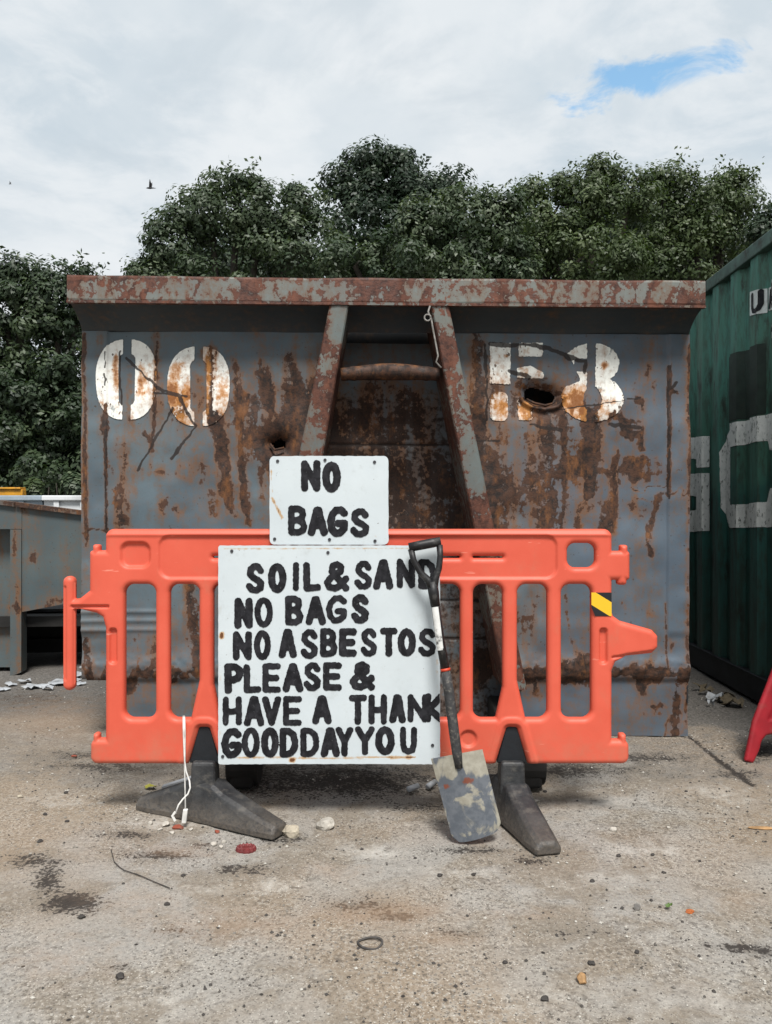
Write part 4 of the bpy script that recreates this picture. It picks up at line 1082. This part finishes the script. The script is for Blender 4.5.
a0 = [float(q) for q in LP.px(17, 504)]; a1 = [float(q) for q in LP.px(190, 526)]; a2 = [float(q) for q in LP.px(-160, 481)]
g2 = lambda s, z, o: tuple(LP.w(s, z, o))
mb.hexa([g2(a0[0], a0[1]-.018, .03), g2(a1[0], a1[1]-.018, .03), g2(a1[0], a1[1]+.012, .03), g2(a0[0], a0[1]+.012, .03), g2(a0[0], a0[1]-.018, -.08), g2(a1[0], a1[1]-.018, -.08), g2(a1[0], a1[1]+.012, -.08), g2(a0[0], a0[1]+.012, -.08)])
mb.hexa([g2(a2[0], a2[1]-.018, .032), g2(a0[0]-.004, a0[1]-.018, .032), g2(a0[0]-.004, a0[1]+.012, .032), g2(a2[0], a2[1]+.012, .032), g2(a2[0], a2[1]-.018, -.08), g2(a0[0]-.004, a0[1]-.018, -.08), g2(a0[0]-.004, a0[1]+.012, -.08), g2(a2[0], a2[1]+.012, -.08)])
part('rim', mb.v, mb.f, M['grey_skip'], ls, attrs={'rust': [.45]*len(mb.v)})
mb = MB()
s0 = a2[0]+.02; s1 = a1[0]-.02
mb.pbox(LP, s0, s1, .38, .40, -2.2, -.24); mb.pbox(LP, s0, s1, .40, 1.0, -2.22, -2.2); mb.pbox(LP, s0, s0+.02, .40, 1.0, -2.2, -.1); mb.pbox(LP, s1-.02, s1, .40, 1.0, -2.2, -.03)
mb.part('body', M['old_steel'], ls)
mb = MB(); mb.pbox(LP, s0, s1, .015, .37, -.75, -.70); mb.pbox(LP, s0, s1, .10, .13, -.70, -.62); mb.pbox(LP, s0, s1, .30, .37, -.70, -.08); mb.part('underside_blocker', M['dark_steel'], ls)  # plates added to block light and keep the underside dark

for x0, x1, mt, lb, nm in ((-120, 42.3, M['bluegrey_bin'], 'blue-grey low steel bin behind the grey skip at the left edge', 'bin'), (44, 150, M['white_bin'], 'white low steel bin behind the grey skip, partly hidden by the rusty skip', 'bin')):
    D_ = 9.0; X0 = at(x0, 0, D_)[0]; X1 = at(x1, 0, D_)[0]; zt2 = at(0, 495.5, D_)[2]
    t = thing(nm, lb, 'bin', ((X0+X1)/2, D_+.6, 0))
    mb = MB(); mb.box(X0, X1, D_, D_+.03, .1, zt2-.06); mb.box(X0, X0+.03, D_+.03, D_+1.4, .1, zt2-.06); mb.box(X1-.03, X1, D_+.03, D_+1.4, .1, zt2-.06); mb.box(X0, X1, D_+1.4, D_+1.43, .1, zt2-.06); mb.box(X0+.03, X1-.03, D_+.03, D_+1.4, .1, .13)
    for k in range(4):
        xx = X0+(X1-X0)*(k+.5)/4; mb.box(xx-.03, xx+.03, D_-.03, D_-.001, .1, zt2-.065)
    mb.part('body', mt, t)
    mb = MB(); mb.box(X0-.01, X1+.01, D_-.05, D_+.05, zt2-.06, zt2); mb.box(X0-.01, X1+.01, D_+1.38, D_+1.46, zt2-.06, zt2); mb.box(X0-.01, X0+.05, D_+.05, D_+1.38, zt2-.06, zt2); mb.box(X1-.05, X1+.01, D_+.05, D_+1.38, zt2-.06, zt2)
    bevel(mb.part('rim', mt, t), .01)
    for k in (0, 1):
        xx = X0+.15 if k == 0 else X1-.15
        mb = MB(); mb.box(xx-.06, xx+.06, D_+.1, D_+1.3, 0, .1); mb.part('skid', M['dark_steel'], t)
D_ = 11.0; X1 = at(22.5, 0, D_)[0]; X0 = at(-70, 0, D_)[0]
t = thing('steel_barrier_rail', 'yellow steel beam above the blue-grey bin at the left edge', 'rail', (X1-.6, D_, 0))
mb = MB(); z_ = at(0, 491.5, D_)[2]; mb.box(X0, X1, D_, D_+.12, z_-.06, z_+.03); mb.box(X0, X1-.02, D_-.03, D_+.15, z_+.031, z_+.06); bevel(mb.part('beam', M['yellow'], t), .008)
for xx in (X1-.12, X0+.05): mb = MB(); mb.box(xx, xx+.09, D_+.02, D_+.11, 0, z_-.061); mb.part('post', M['yellow'], t)

# ================================================================== TREES
def make_leaves(cent, nrm, size, asp, droop):
    n = len(cent)
    a = RNG.normal(size=(n, 3)); a[:, 2] -= droop
    a -= nrm*(a*nrm).sum(1, keepdims=True); a /= np.linalg.norm(a, axis=1, keepdims=True)+1e-9
    b = np.cross(nrm, a)
    L_ = size[:, None]*a; W = size[:, None]*asp*b
    v = np.stack([cent-L_*.5, cent-L_*.05+W*.5, cent+L_*.5, cent-L_*.05-W*.5], 1)
    return v.reshape(-1, 3)
def tree(label, kind, d, lobes, trunk_px, leaf=.13, dens=1.0, spread=.36, depth_k=.8, mleaf=165, group='trees behind the skips', name='tree', base_d=None):
    bx = at(trunk_px, 512, d)[0]
    t = thing(name, label, 'tree', (bx, d, 0), group)
    cents = []; norms = []; tones = []; ctr = []
    for cx, cy, rx, ry in lobes:
        c = np.array(at(cx, cy, d)); rx, ry = max(rx-5, rx*.6), max(ry-6, ry*.6); cy += 4; c = np.array(at(cx, cy, d))
        R = np.array([rx/F*d, max(rx, ry)/F*d*depth_k, ry/F*d])
        ncl = int(dens*13.5*(R[0]*R[2]*2+R[0]*R[1]+R[1]*R[2])*(15/d)**2)+6
        dirs = RNG.normal(size=(ncl, 3)); dirs /= np.linalg.norm(dirs, axis=1, keepdims=True)
        dirs[:, 1] = np.where(RNG.random(ncl) < .35, -abs(dirs[:, 1]), dirs[:, 1])
        rad = RNG.random(ncl)**.30
        pos = c+dirs*R*rad[:, None]
        ctr.append((c, R))
        for k in range(ncl):
            rc = spread*(.45+.75*RNG.random())*d/15
            m = int(mleaf*(.6+.8*RNG.random()))
            dd_ = RNG.normal(size=(m, 3)); dd_ /= np.linalg.norm(dd_, axis=1, keepdims=True)
            q = pos[k]+dd_*rc*(RNG.random((m, 1))**.27)*np.array([1, 1, .78])
            nn_ = dd_*1.05+dirs[k]*.2+np.array([0, -.05, .45])+RNG.normal(size=(m, 3))*.27
            nn_ /= np.linalg.norm(nn_, axis=1, keepdims=True)
            cents.append(q); norms.append(nn_); tones.append(np.clip(RNG.random()*.75+RNG.random(m)*.25, 0, 1))
    # sprigs standing out of the outline
    for c, R in ctr:
        for k in range(int(4*max(R[0], 1))):
            a = RNG.uniform(0, 2*math.pi); e = RNG.uniform(-.1, 1)
            dv = np.array([math.cos(a)*math.sqrt(max(0, 1-e*e*.8)), math.sin(a)*.7, max(e, 0)+.2]); dv /= np.linalg.norm(dv)
            p0 = c+dv*R*.95; ln = RNG.uniform(.12, .38); m = 34
            tt = RNG.random((m, 1)); q = p0+dv*ln*tt+RNG.normal(size=(m, 3))*.07
            nn_ = RNG.normal(size=(m, 3))+np.array([0, 0, .8]); nn_ /= np.linalg.norm(nn_, axis=1, keepdims=True)
            cents.append(q); norms.append(nn_); tones.append(RNG.random(m))
    cents = np.concatenate(cents); norms = np.concatenate(norms); tones = np.concatenate(tones)
    ok = cents[:, 2] > .1
    cents, norms, tones = cents[ok], norms[ok], tones[ok]
    n = len(cents)
    v = make_leaves(cents, norms, 1.06*leaf*(.6+.8*RNG.random(n)), .5, .5)-np.array(t.location)
    me = bpy.data.meshes.new('crown'); me.vertices.add(4*n); me.loops.add(4*n); me.polygons.add(n)
    me.vertices.foreach_set('co', v.astype(np.float32).ravel()); me.loops.foreach_set('vertex_index', np.arange(4*n, dtype=np.int32))
    me.polygons.foreach_set('loop_start', np.arange(0, 4*n, 4, dtype=np.int32)); me.polygons.foreach_set('loop_total', np.full(n, 4, np.int32))
    a = me.attributes.new('tone', 'FLOAT', 'POINT'); a.data.foreach_set('value', np.repeat(tones, 4).astype(np.float32))
    me.materials.append(LEAF[kind]); me.update(); me.validate()
    o = bpy.data.objects.new('crown', me); C.objects.link(o); o.parent = t
    mb = MB()
    zlow = min(c[2] for c, R in ctr)
    fork = max(1.2, zlow*.5)
    mb.tube([(bx, d, -.05), (bx+.05, d, fork*.5), (bx, d+.05, fork)], [.26, .2, .17], 10)
    for c, R in ctr:
        mid = np.array([bx, d, fork])*.45+c*.55+np.array([0, 0, -.2])
        mb.tube([(bx, d+.05, fork-.1), tuple(mid), tuple(c), tuple(c+R*np.array([.3, 0, .6]))], [.13, .08, .05, .02], 7)
    mb.part('trunk', M['bark'], t, smooth=True)
    return t
tree('dark broad-leaved tree at the left edge reaching down behind the grey skip', 'oak', 13.5, [(8, 330, 52, 68), (62, 305, 38, 45), (82, 280, 18, 24), (14, 278, 30, 26), (25, 410, 70, 70), (75, 400, 50, 70), (-60, 350, 60, 90), (40, 470, 90, 40), (90, 470, 50, 50)], 40, .085)
tree('rounded grey-green tree above the left half of the rusty skip', 'ash', 15, [(212, 215, 46, 40), (176, 243, 36, 32), (262, 215, 44, 34), (146, 268, 16, 16), (238, 183, 36, 16), (290, 250, 55, 45), (200, 290, 60, 40), (305, 205, 25, 28)], 225, .085)
tree('tallest dark tree, rising behind the middle of the rusty skip', 'dark', 18, [(376, 178, 42, 32), (343, 188, 28, 28), (398, 165, 26, 20), (370, 158, 30, 16), (452, 182, 18, 20), (425, 215, 50, 45), (370, 225, 60, 45)], 385, .10)
tree('bushy mid-green tree between the tallest dark tree and the right-hand trees', 'ash', 14, [(415, 235, 45, 40), (466, 225, 42, 42), (503, 212, 28, 28), (355, 262, 45, 26), (440, 275, 80, 35), (495, 258, 45, 45)], 440, .08)
tree('wide feathery green tree above the right numerals of the rusty skip', 'light', 15, [(592, 200, 38, 36), (548, 220, 42, 38), (598, 170, 16, 18), (566, 184, 22, 16), (630, 190, 35, 36), (575, 260, 80, 40), (530, 190, 10, 12)], 580, .075)
tree('tall feathery green tree behind the corner of the green container', 'light', 16, [(700, 205, 45, 44), (662, 183, 26, 26), (732, 188, 22, 24), (722, 215, 38, 44), (655, 235, 50, 40), (690, 260, 70, 45)], 690, .08)
tree('tree at the right edge showing just above the green container', 'dark', 14.5, [(782, 228, 22, 30), (800, 240, 40, 45), (765, 225, 12, 14)], 790, .085)
tree('dark tree far behind the left half of the rusty skip', 'dark', 21, [(190, 285, 60, 45), (290, 290, 60, 45), (250, 260, 60, 40)], 250, .13)
tree('dark tree far behind the middle of the rusty skip', 'dark', 21.5, [(390, 285, 70, 45), (480, 285, 60, 45), (430, 255, 60, 35)], 430, .13)
tree('dark tree far behind the right numerals of the rusty skip', 'dark', 22, [(570, 285, 60, 50), (660, 285, 60, 50), (620, 250, 60, 40)], 615, .13)
tree('dark-crowned tree filling the gap behind the feathery trees', 'dark', 19, [(545, 235, 34, 38), (600, 225, 40, 38), (655, 225, 36, 36), (700, 225, 36, 36)], 620, .11)
tree('dark tree far behind the corner of the container', 'dark', 21.8, [(730, 270, 50, 55), (790, 280, 50, 60)], 750, .13)
tree('dark tree far behind the white and blue-grey bins', 'dark', 20, [(10, 420, 70, 70), (75, 440, 60, 60), (-50, 400, 60, 90), (45, 350, 50, 50)], 30, .13)
# young growth in front of the dark tree on the left
def bush(label, cx, cy, r, d, kind):
    c = np.array(at(cx, cy, d)); R = r/F*d
    t = thing('shrub', label, 'shrub', (c[0], d, 0), None)
    m = 420
    dv = RNG.normal(size=(m, 3)); dv /= np.linalg.norm(dv, axis=1, keepdims=True)
    q = c+dv*R*(RNG.random((m, 1))**.4)*np.array([1, .8, 1]); nn_ = dv+np.array([0, -.3, .9]); nn_ /= np.linalg.norm(nn_, axis=1, keepdims=True)
    v = make_leaves(q, nn_, .12*(.6+.8*RNG.random(m)), .5, .4)
    part('foliage', v, np.arange(4*m).reshape(-1, 4), LEAF[kind], t, attrs={'tone': np.repeat(RNG.random(m), 4)})
    mb = MB()
    for k in range(5): mb.tube([(c[0]+.05*k-.1, d, 0), (c[0]+.1*k-.2, d, c[2]*.6), tuple(c+np.array([.12*k-.24, 0, 0]))], [.02, .015, .008], 5)
    mb.part('stem', M['bark'], t)
bush('pale young shrub growing above the blue-grey bin', 33, 487, 10, 11.6, 'light')
bush('dark green shrub above the white bin beside the rusty skip', 72, 483, 12, 11.8, 'ash')

# ================================================================== BIRDS
def bird(label, px, py, d, span):
    c = Vector(at(px, py, d)); mb = MB()
    mb.tube([c+Vector((-.5*span, 0, -.02*span)), c+Vector((-.3*span, 0, 0)), c, c+Vector((.35*span, 0, .0)), c+Vector((.75*span, 0, -.04*span))], [.01*span, .09*span, .13*span, .07*span, .015*span], 8)
    t = thing('bird', label, 'bird', tuple(c))
    mb.part('body', M['bird'], t, smooth=True)
    for sg in (-1, 1):
        w = MB(); a = c+Vector((-.12*span, sg*.05*span, .05*span)); b = c+Vector((.2*span, sg*.05*span, .05*span))
        e = c+Vector((-.02*span, sg*.28*span, .55*span)); f = c+Vector((.12*span, sg*.5*span, .95*span)); g3 = c+Vector((.22*span, sg*.25*span, .5*span))
        up = Vector((0, .012*span, .012*span))
        V_ = [a, e, f, g3, b]; w.add([tuple(p) for p in V_]+[tuple(p+up) for p in V_], [(0, 1, 2, 3, 4), (9, 8, 7, 6, 5)]+[(i, (i+1) % 5, 5+(i+1) % 5, 5+i) for i in range(5)])
        w.part('wing', M['bird'], t)
bird('small dark bird flying with raised wings above the left tree line', 150, 188, 26, .27)
bird('tiny distant bird, a mere speck at the far left of the sky', 10, 184, 60, .22)

# ================================================================== STONES, LITTER AND LOOSE BITS
def gz(x, y):
    i = int(np.argmin(abs(gx-x))); j = int(np.argmin(abs(gy-y))); return float(GZ[i, j])
def stone(name, label, cat, px, py, sx, sy, sz, mat, seed, group=None, cubic=.55, rot=0.):
    x, y, _ = ground_at(px, py); z = gz(x, y)
    bm = bmesh.new(); bmesh.ops.create_icosphere(bm, subdivisions=3, radius=1)
    r = random.Random(seed); off = [r.uniform(-9, 9) for _ in range(3)]
    planes = [(Vector((r.gauss(0, 1), r.gauss(0, 1), r.gauss(0, 1))).normalized(), r.uniform(.55, .85)) for _ in range(9)]
    from mathutils import noise as mn
    for v in bm.verts:
        p = v.co.copy()
        for nrm, dd_ in planes:
            k = p.dot(nrm)-dd_
            if k > 0: p -= nrm*k*cubic*1.7 if cubic < .59 else nrm*k
        p *= 1+.12*mn.noise(p*2.2+Vector(off))+.05*mn.noise(p*7+Vector(off))
        p = Vector((p.x*sx, p.y*sy, p.z*sz)); c_, s_ = math.cos(rot), math.sin(rot)
        v.co = Vector((p.x*c_-p.y*s_, p.x*s_+p.y*c_, p.z+sz*.62))
    me = bpy.data.meshes.new(name); bm.to_mesh(me); bm.free(); me.materials.append(mat)
    o = bpy.data.objects.new(name, me); C.objects.link(o); o.location = (x, y, z)
    o['label'] = label; o['category'] = cat
    if group: o['group'] = group
    return o
stone('stone', 'pale rounded rock on the ground under the large sign', 'stone', 326, 826, .034, .028, .026, M['stone_pale'], 1)
stone('stone', 'buff broken rock touching the tip of the left barrier foot', 'stone', 291, 835, .032, .026, .027, M['stone_buff'], 2)
stone('stone', 'small brown pebble alone near the bottom edge of the photo', 'stone', 582, 981, .013, .012, .014, M['wood'], 3)
stone('stone', 'brown pebble left of the green and orange scraps', 'stone', 637, 909, .010, .008, .010, M['stone_grey'], 4)
stone('stone', 'white pebble with a grey end in the open yard right of the barrier foot', 'stone', 614, 829, .016, .009, .009, M['stone_pale'], 5)
stone('stone', 'white chip in the shade behind the right barrier foot', 'stone', 536, 799, .016, .009, .006, M['stone_pale'], 6)
stone('stone', 'grey round pebble in the shade under the large sign beside the left foot', 'stone', 271, 786, .014, .012, .013, M['stone_grey'], 8)
stone('stone', 'tan pebble at the left edge of the yard', 'stone', 20, 797, .016, .011, .006, M['stone_buff'], 7)
stone('brick_chip', 'red brick chip beside the white plug', 'brick chip', 178, 828, .020, .012, .010, M['brick'], 9)
stone('brick_chip', 'small orange-red chip in front of the left barrier foot', 'brick chip', 217, 831, .010, .008, .007, M['brick'], 10)
stone('brick_chip', 'red-brown chip on the open ground at the left of the barrier', 'brick chip', 74, 757, .014, .010, .009, M['brick'], 11)
stone('wood_chip', 'tan wood chip lying at the right edge of the yard', 'wood chip', 762, 827, .045, .011, .006, M['wood'], 12, rot=-.1)
stone('orange_shard', 'small orange shard beside the green leaf scrap', 'plastic shard', 690, 910, .013, .008, .006, M['orange_bit'], 13, cubic=.6)
for k, (x, y, s) in enumerate([(150, 824, .8), (136, 820, .6), (214, 844, .8), (224, 841, .7), (221, 846, .6), (160, 830, .7), (166, 826, 1.1), (172, 832, .7), (191, 829, .6), (668, 826, .5), (738, 805, .5), (745, 880, .5), (736, 872, .4)]):
    stone('pale_rubble', 'scattered pale rubble crumb on the yard', 'rubble', x, y, .014*s, .012*s, .009*s, M['stone_pale'], 20+k, 'pale rubble crumbs on the ground')
for k, (x, y, s) in enumerate([(66, 793, .8), (45, 814, .8), (67, 821, .7), (40, 841, .9), (183, 875, .6), (167, 903, .7), (82, 918, .9), (120, 978, 1.0), (592, 881, .7), (619, 855, .7), (653, 855, .6), (635, 866, .5), (664, 871, .6), (545, 790, .7), (440, 875, .8), (474, 874, .7), (362, 847, .5), (686, 790, .6), (545, 998, .9), (637, 951, .7), (592, 963, .9), (505, 962, .6), (700, 860, .5), (415, 856, .5), (218, 812, .5)]):
    stone('dark_pebble', 'small dark pebble lying on the dusty yard', 'pebble', x, y, .012*s, .010*s, .007*s, M['stone_dark'], 60+k, 'dark pebbles scattered on the yard')
def flat(name, label, cat, px, py, rx, ry, mat, seed, n=11, thick=.002, curl=.010, group=None, jag=.45, rot=0):
    x, y, _ = ground_at(px, py); z = gz(x, y)+.006
    r = random.Random(seed); mb = MB(); ring = []
    for k in range(n):
        a = 2*math.pi*k/n; q = 1-jag*r.random()
        u, v = rx*q*math.cos(a), ry*q*math.sin(a)
        u, v = u*math.cos(rot)-v*math.sin(rot), u*math.sin(rot)+v*math.cos(rot)
        ring.append((x+u, y+v, z+curl*r.random()))
    top = [(x, y, z+curl*.6)]+[(p[0], p[1], p[2]) for p in ring]
    bot = [(p[0], p[1], p[2]-thick) for p in top]
    m = n+1
    f = [(0, 1+k, 1+(k+1) % n) for k in range(n)]+[(m, m+1+(k+1) % n, m+1+k) for k in range(n)]+[(1+k, m+1+k, m+1+(k+1) % n, 1+(k+1) % n) for k in range(n)]
    return part(name, top+bot, f, mat, base=(x, y, z), label=label, cat=cat, group=group)
flat('leaf', 'yellow-green leaf on the ground left of the left barrier foot', 'leaf', 150, 789, .035, .020, M['leaf_yellow'], 1, 9, .001, .014, rot=-.3)
flat('leaf', 'small green leaf scrap between a brown pebble and an orange shard', 'leaf', 669, 908, .016, .008, M['leaf_green'], 2, 8, .001, .014)
x, y, _ = ground_at(178, 790)
mb = MB(); mb.hexa([(x-.055, y-.03, .012), (x+.06, y+.02, .012), (x+.06, y+.05, .012), (x-.055, y+.0, .012), (x-.055, y-.03, .022), (x+.06, y+.02, .045), (x+.06, y+.05, .045), (x-.055, y+.0, .022)])
mb.part('board_offcut', M['litter'], base=(x, y, 0), label='flat white offcut lying behind the left barrier foot', cat='offcut')
# dark red perforated disc
x, y, _ = ground_at(246, 849); mb = MB()
R = .032
for k in range(26):
    pass
ns = 28
ring = []
for rr_, zz_ in ((.0, .010), (.35, .010), (.55, .006), (.75, .011), (.9, .010), (1.0, .004), (1.0, -.004)):
    for k in range(ns):
        a = 2*math.pi*k/ns; w = 1+(.05 if k % 2 else -.03)*(rr_ > .5)
        ring.append((x+R*rr_*w*math.cos(a)*1.0, y+R*.85*rr_*w*math.sin(a), gz(x, y)+zz_+(.003 if k % 2 and .5 < rr_ < .95 else 0)))
fs = [(i*ns+k, i*ns+(k+1) % ns, (i+1)*ns+(k+1) % ns, (i+1)*ns+k) for i in range(6) for k in range(ns)]
part('disc', ring, fs, M['red_disc'], base=(x, y, 0), label='dark red ribbed disc lying in front of the left barrier foot', cat='disc')
# oval rubber ring
x, y, _ = ground_at(370, 945); mb = MB()
mb.tube([(x+.030*math.cos(a)*(1+.08*math.sin(3*a)), y+.026*math.sin(a), gz(x, y)+.005+.002*math.sin(2*a)) for a in np.linspace(0, 2*math.pi, 30)], .0030, 6, False)
mb.part('rubber_ring', M['black_rubber'], base=(x, y, 0), smooth=True, label='thin black oval ring lying on the ground in the foreground', cat='ring')
# thin wire on the ground
wp = [(111, 851), (114, 862), (120, 868), (124, 871), (140, 877), (155, 883), (170, 889)]
mb = MB(); mb.tube([(lambda p: (p[0], p[1], gz(p[0], p[1])+.005))(ground_at(*q)) for q in wp], .0014, 5)
p = ground_at(140, 877); mb.part('wire', M['stone_dark'], base=(p[0], p[1], 0), smooth=True, label='thin dark wire curling over the ground at the left', cat='wire')
# broken pipe bits in the shade
for (a, b, lb) in (((408, 793), (418, 790), 'short white pipe bit in the shade under the large sign, left of the shovel blade'), ((428, 790), (435, 786), 'white pipe bit tucked behind the top of the shovel blade')):
    p, q = ground_at(*a), ground_at(*b); mb = MB(); mb.tube([(p[0], p[1], .014), (q[0], q[1], .016)], .011, 10)
    mb.part('pipe_offcut', M['litter'], base=(p[0], p[1], 0), smooth=True, label=lb, cat='pipe bit')
for k, (x, y, rx, ry) in enumerate([(40, 688, .09, .06), (56, 685, .10, .07), (68, 682, .10, .09), (72, 677, .08, .08), (80, 674, .06, .06), (30, 690, .06, .04), (48, 691, .06, .04), (3, 691, .06, .05), (12, 686, .05, .04), (80, 686, .04, .03), (25, 683, .06, .05), (84, 668, .05, .05)]):
    flat('plastic_scrap', 'torn white plastic scrap on the ground left of the rusty skip', 'litter', x, y, rx, ry, M['litter'], 40+k, 11, .0015, .022, 'torn white scraps beside the rusty skip', .6)
for k, (x, y, rx, ry, mt) in enumerate([(706, 694, .06, .03, 'leaf_dead'), (716, 700, .07, .04, 'litter'), (724, 702, .06, .05, 'leaf_dead'), (732, 706, .07, .05, 'leaf_dead'), (711, 706, .03, .02, 'litter'), (738, 705, .04, .04, 'leaf_dead'), (700, 690, .05, .03, 'leaf_dead'), (728, 698, .05, .04, 'leaf_dead')]):
    w = mt == 'litter'
    flat('plastic_scrap' if w else 'dead_leaf', 'pale scrap at the foot of the green container' if w else 'curled dead leaf at the foot of the green container', 'litter' if w else 'leaf', x, y, rx, ry, M[mt], 80+k, 10, .0015, .05, 'pale scraps by the container' if w else 'dead leaves by the container', .5)
# loose grit over the whole yard: nobody could count it
def grit():
    n = 34000
    v = []; f = []
    X = RNG.uniform(-2.3, 2.6, n); Y = 1.45+(RNG.random(n)**1.6)*3.6
    dn = fbm(X*2.2, Y*2.2, 88, 3)
    base = np.array([(1, 0, 0), (0, 1, 0), (-1, 0, 0), (0, -1, 0), (0, 0, .8), (0, 0, -.4)])
    fac = [(0, 1, 4), (1, 2, 4), (2, 3, 4), (3, 0, 4), (1, 0, 5), (2, 1, 5), (3, 2, 5), (0, 3, 5)]
    tone = []
    ii = np.searchsorted(gx, X).clip(0, ni-1); jj = np.searchsorted(gy, Y).clip(0, nj-1)
    for k in range(n):
        edge_n = .30*math.exp(-((Y[k]-2.75)/.28)**2)+.25*math.exp(-((Y[k]-3.6)/.25)**2)
        if dn[k]+edge_n+RNG.uniform(-.2, .2) < .50: continue
        s = .0013+.0044*RNG.random()**4
        a = RNG.uniform(0, 6.28); c_, s_ = math.cos(a), math.sin(a)
        b = base*(s*(.7+.6*RNG.random((6, 1))))
        bb = np.stack([b[:, 0]*c_-b[:, 1]*s_, b[:, 0]*s_+b[:, 1]*c_, b[:, 2]], -1)+np.array([X[k], Y[k], GZ[ii[k], jj[k]]+s*.3])
        o = len(v); v += bb.tolist(); f += [tuple(i+o for i in q) for q in fac]; tone += [RNG.random()]*6
    m = Mat('grit'); t = m.attr('tone')
    c = m.mix(m.rng(t, .2, .5), (.045, .04, .036), (.20, .18, .155)); c = m.mix(m.rng(t, .75, .95), c, (.40, .38, .34))
    part('gravel', v, f, m.fin(c, .9), kind='stuff', attrs={'tone': tone}, label='loose grit and tiny stones scattered over the yard', cat='gravel')
grit()

# ================================================================== SKY, SUN, CAMERA
EL, AZ = math.radians(57), math.radians(9)       # sun: behind the camera, a little to the right
w = bpy.data.worlds.new('World'); bpy.context.scene.world = w; w.use_nodes = True
nt = w.node_tree
class WM(Mat):
    def __init__(s): s.t = nt; s._c = None
m = WM()
bg = nt.nodes['Background']
sky = nt.nodes.new('ShaderNodeTexSky'); sky.sky_type = 'NISHITA'; sky.sun_disc = False; sky.sun_elevation = EL; sky.sun_rotation = math.pi-AZ
sky.air_density = 1.0; sky.dust_density = 1.0; sky.ozone_density = 1.0
tc = nt.nodes.new('ShaderNodeTexCoord'); sp = nt.nodes.new('ShaderNodeSeparateXYZ'); nt.links.new(tc.outputs['Generated'], sp.inputs[0])
zc = m.math('MAXIMUM', sp.outputs[2], .03)
zc2 = m.math('ADD', zc, .12)
cxy = nt.nodes.new('ShaderNodeCombineXYZ')
nt.links.new(m.math('DIVIDE', sp.outputs[0], zc2), cxy.inputs[0]); nt.links.new(m.math('DIVIDE', sp.outputs[1], zc2), cxy.inputs[1])
pv = cxy.outputs[0]
n1 = m.noise(1.1, 6, .55, pv, .3); n2 = m.noise(3.4, 8, .6, pv, .3)
# gap in the cloud deck, up and to the right
dx = m.math('DIVIDE', m.math('SUBTRACT', m.math('DIVIDE', sp.outputs[0], zc), .60), .21)
dy = m.math('DIVIDE', m.math('SUBTRACT', m.math('DIVIDE', sp.outputs[1], zc), 1.77), .105)
dyr = m.math('ADD', dy, m.math('MULTIPLY', dx, .92))
rr = m.math('ADD', m.math('MULTIPLY', dx, dx), m.math('MULTIPLY', dyr, dyr))
gap = m.math('ADD', m.math('SUBTRACT', .74, m.math('MULTIPLY', rr, .36)), m.math('MULTIPLY', m.math('SUBTRACT', m.noise(6.5, 8, .62, pv, .5), .5), 3.0))
gap = m.rng(gap, .18, .80, 0, .95)
cb = m.mix(m.rng(n1, .36, .62), (2.12, 2.42, 2.66), (2.82, 2.98, 3.10))
cb = m.mix(m.rng(n2, .42, .62, 0, .6), cb, (3.1, 3.2, 3.28))
n5 = m.noise(2.1, 6, .6, m.mapping((1, 1, 1), (4, 9, 0), pv), .4)
cb = m.mix(m.rng(n5, .52, .70, 0, .55), cb, (2.05, 2.32, 2.54))
skyc = m.mix(1.0, sky.outputs[0], (.84, 1.02, .93), 'MULTIPLY')
col = m.mix(gap, cb, skyc)
nt.links.new(col, bg.inputs[0]); bg.inputs[1].default_value = .08
sl = bpy.data.lights.new('sun', 'SUN'); sl.energy = 1.5; sl.angle = math.radians(17); sl.color = (1, .97, .93)
so = bpy.data.objects.new('sun', sl); C.objects.link(so)
dirv = Vector((math.sin(AZ)*math.cos(EL), -math.cos(AZ)*math.cos(EL), math.sin(EL)))
so.rotation_euler = dirv.to_track_quat('Z', 'Y').to_euler(); so.location = (2, -5, 8)
cam = bpy.data.cameras.new('camera'); co = bpy.data.objects.new('camera', cam); C.objects.link(co)
co.location = (0, 0, H); co.rotation_euler = (math.pi/2, 0, 0)
cam.sensor_fit = 'VERTICAL'; cam.sensor_height = 24; cam.lens = F/1024*24; cam.clip_end = 1500; cam.clip_start = .05
sc = bpy.context.scene; sc.camera = co
sc.view_settings.view_transform = 'Standard'; sc.view_settings.look = 'None'; sc.view_settings.gamma = 1; sc.view_settings.exposure = 1.82
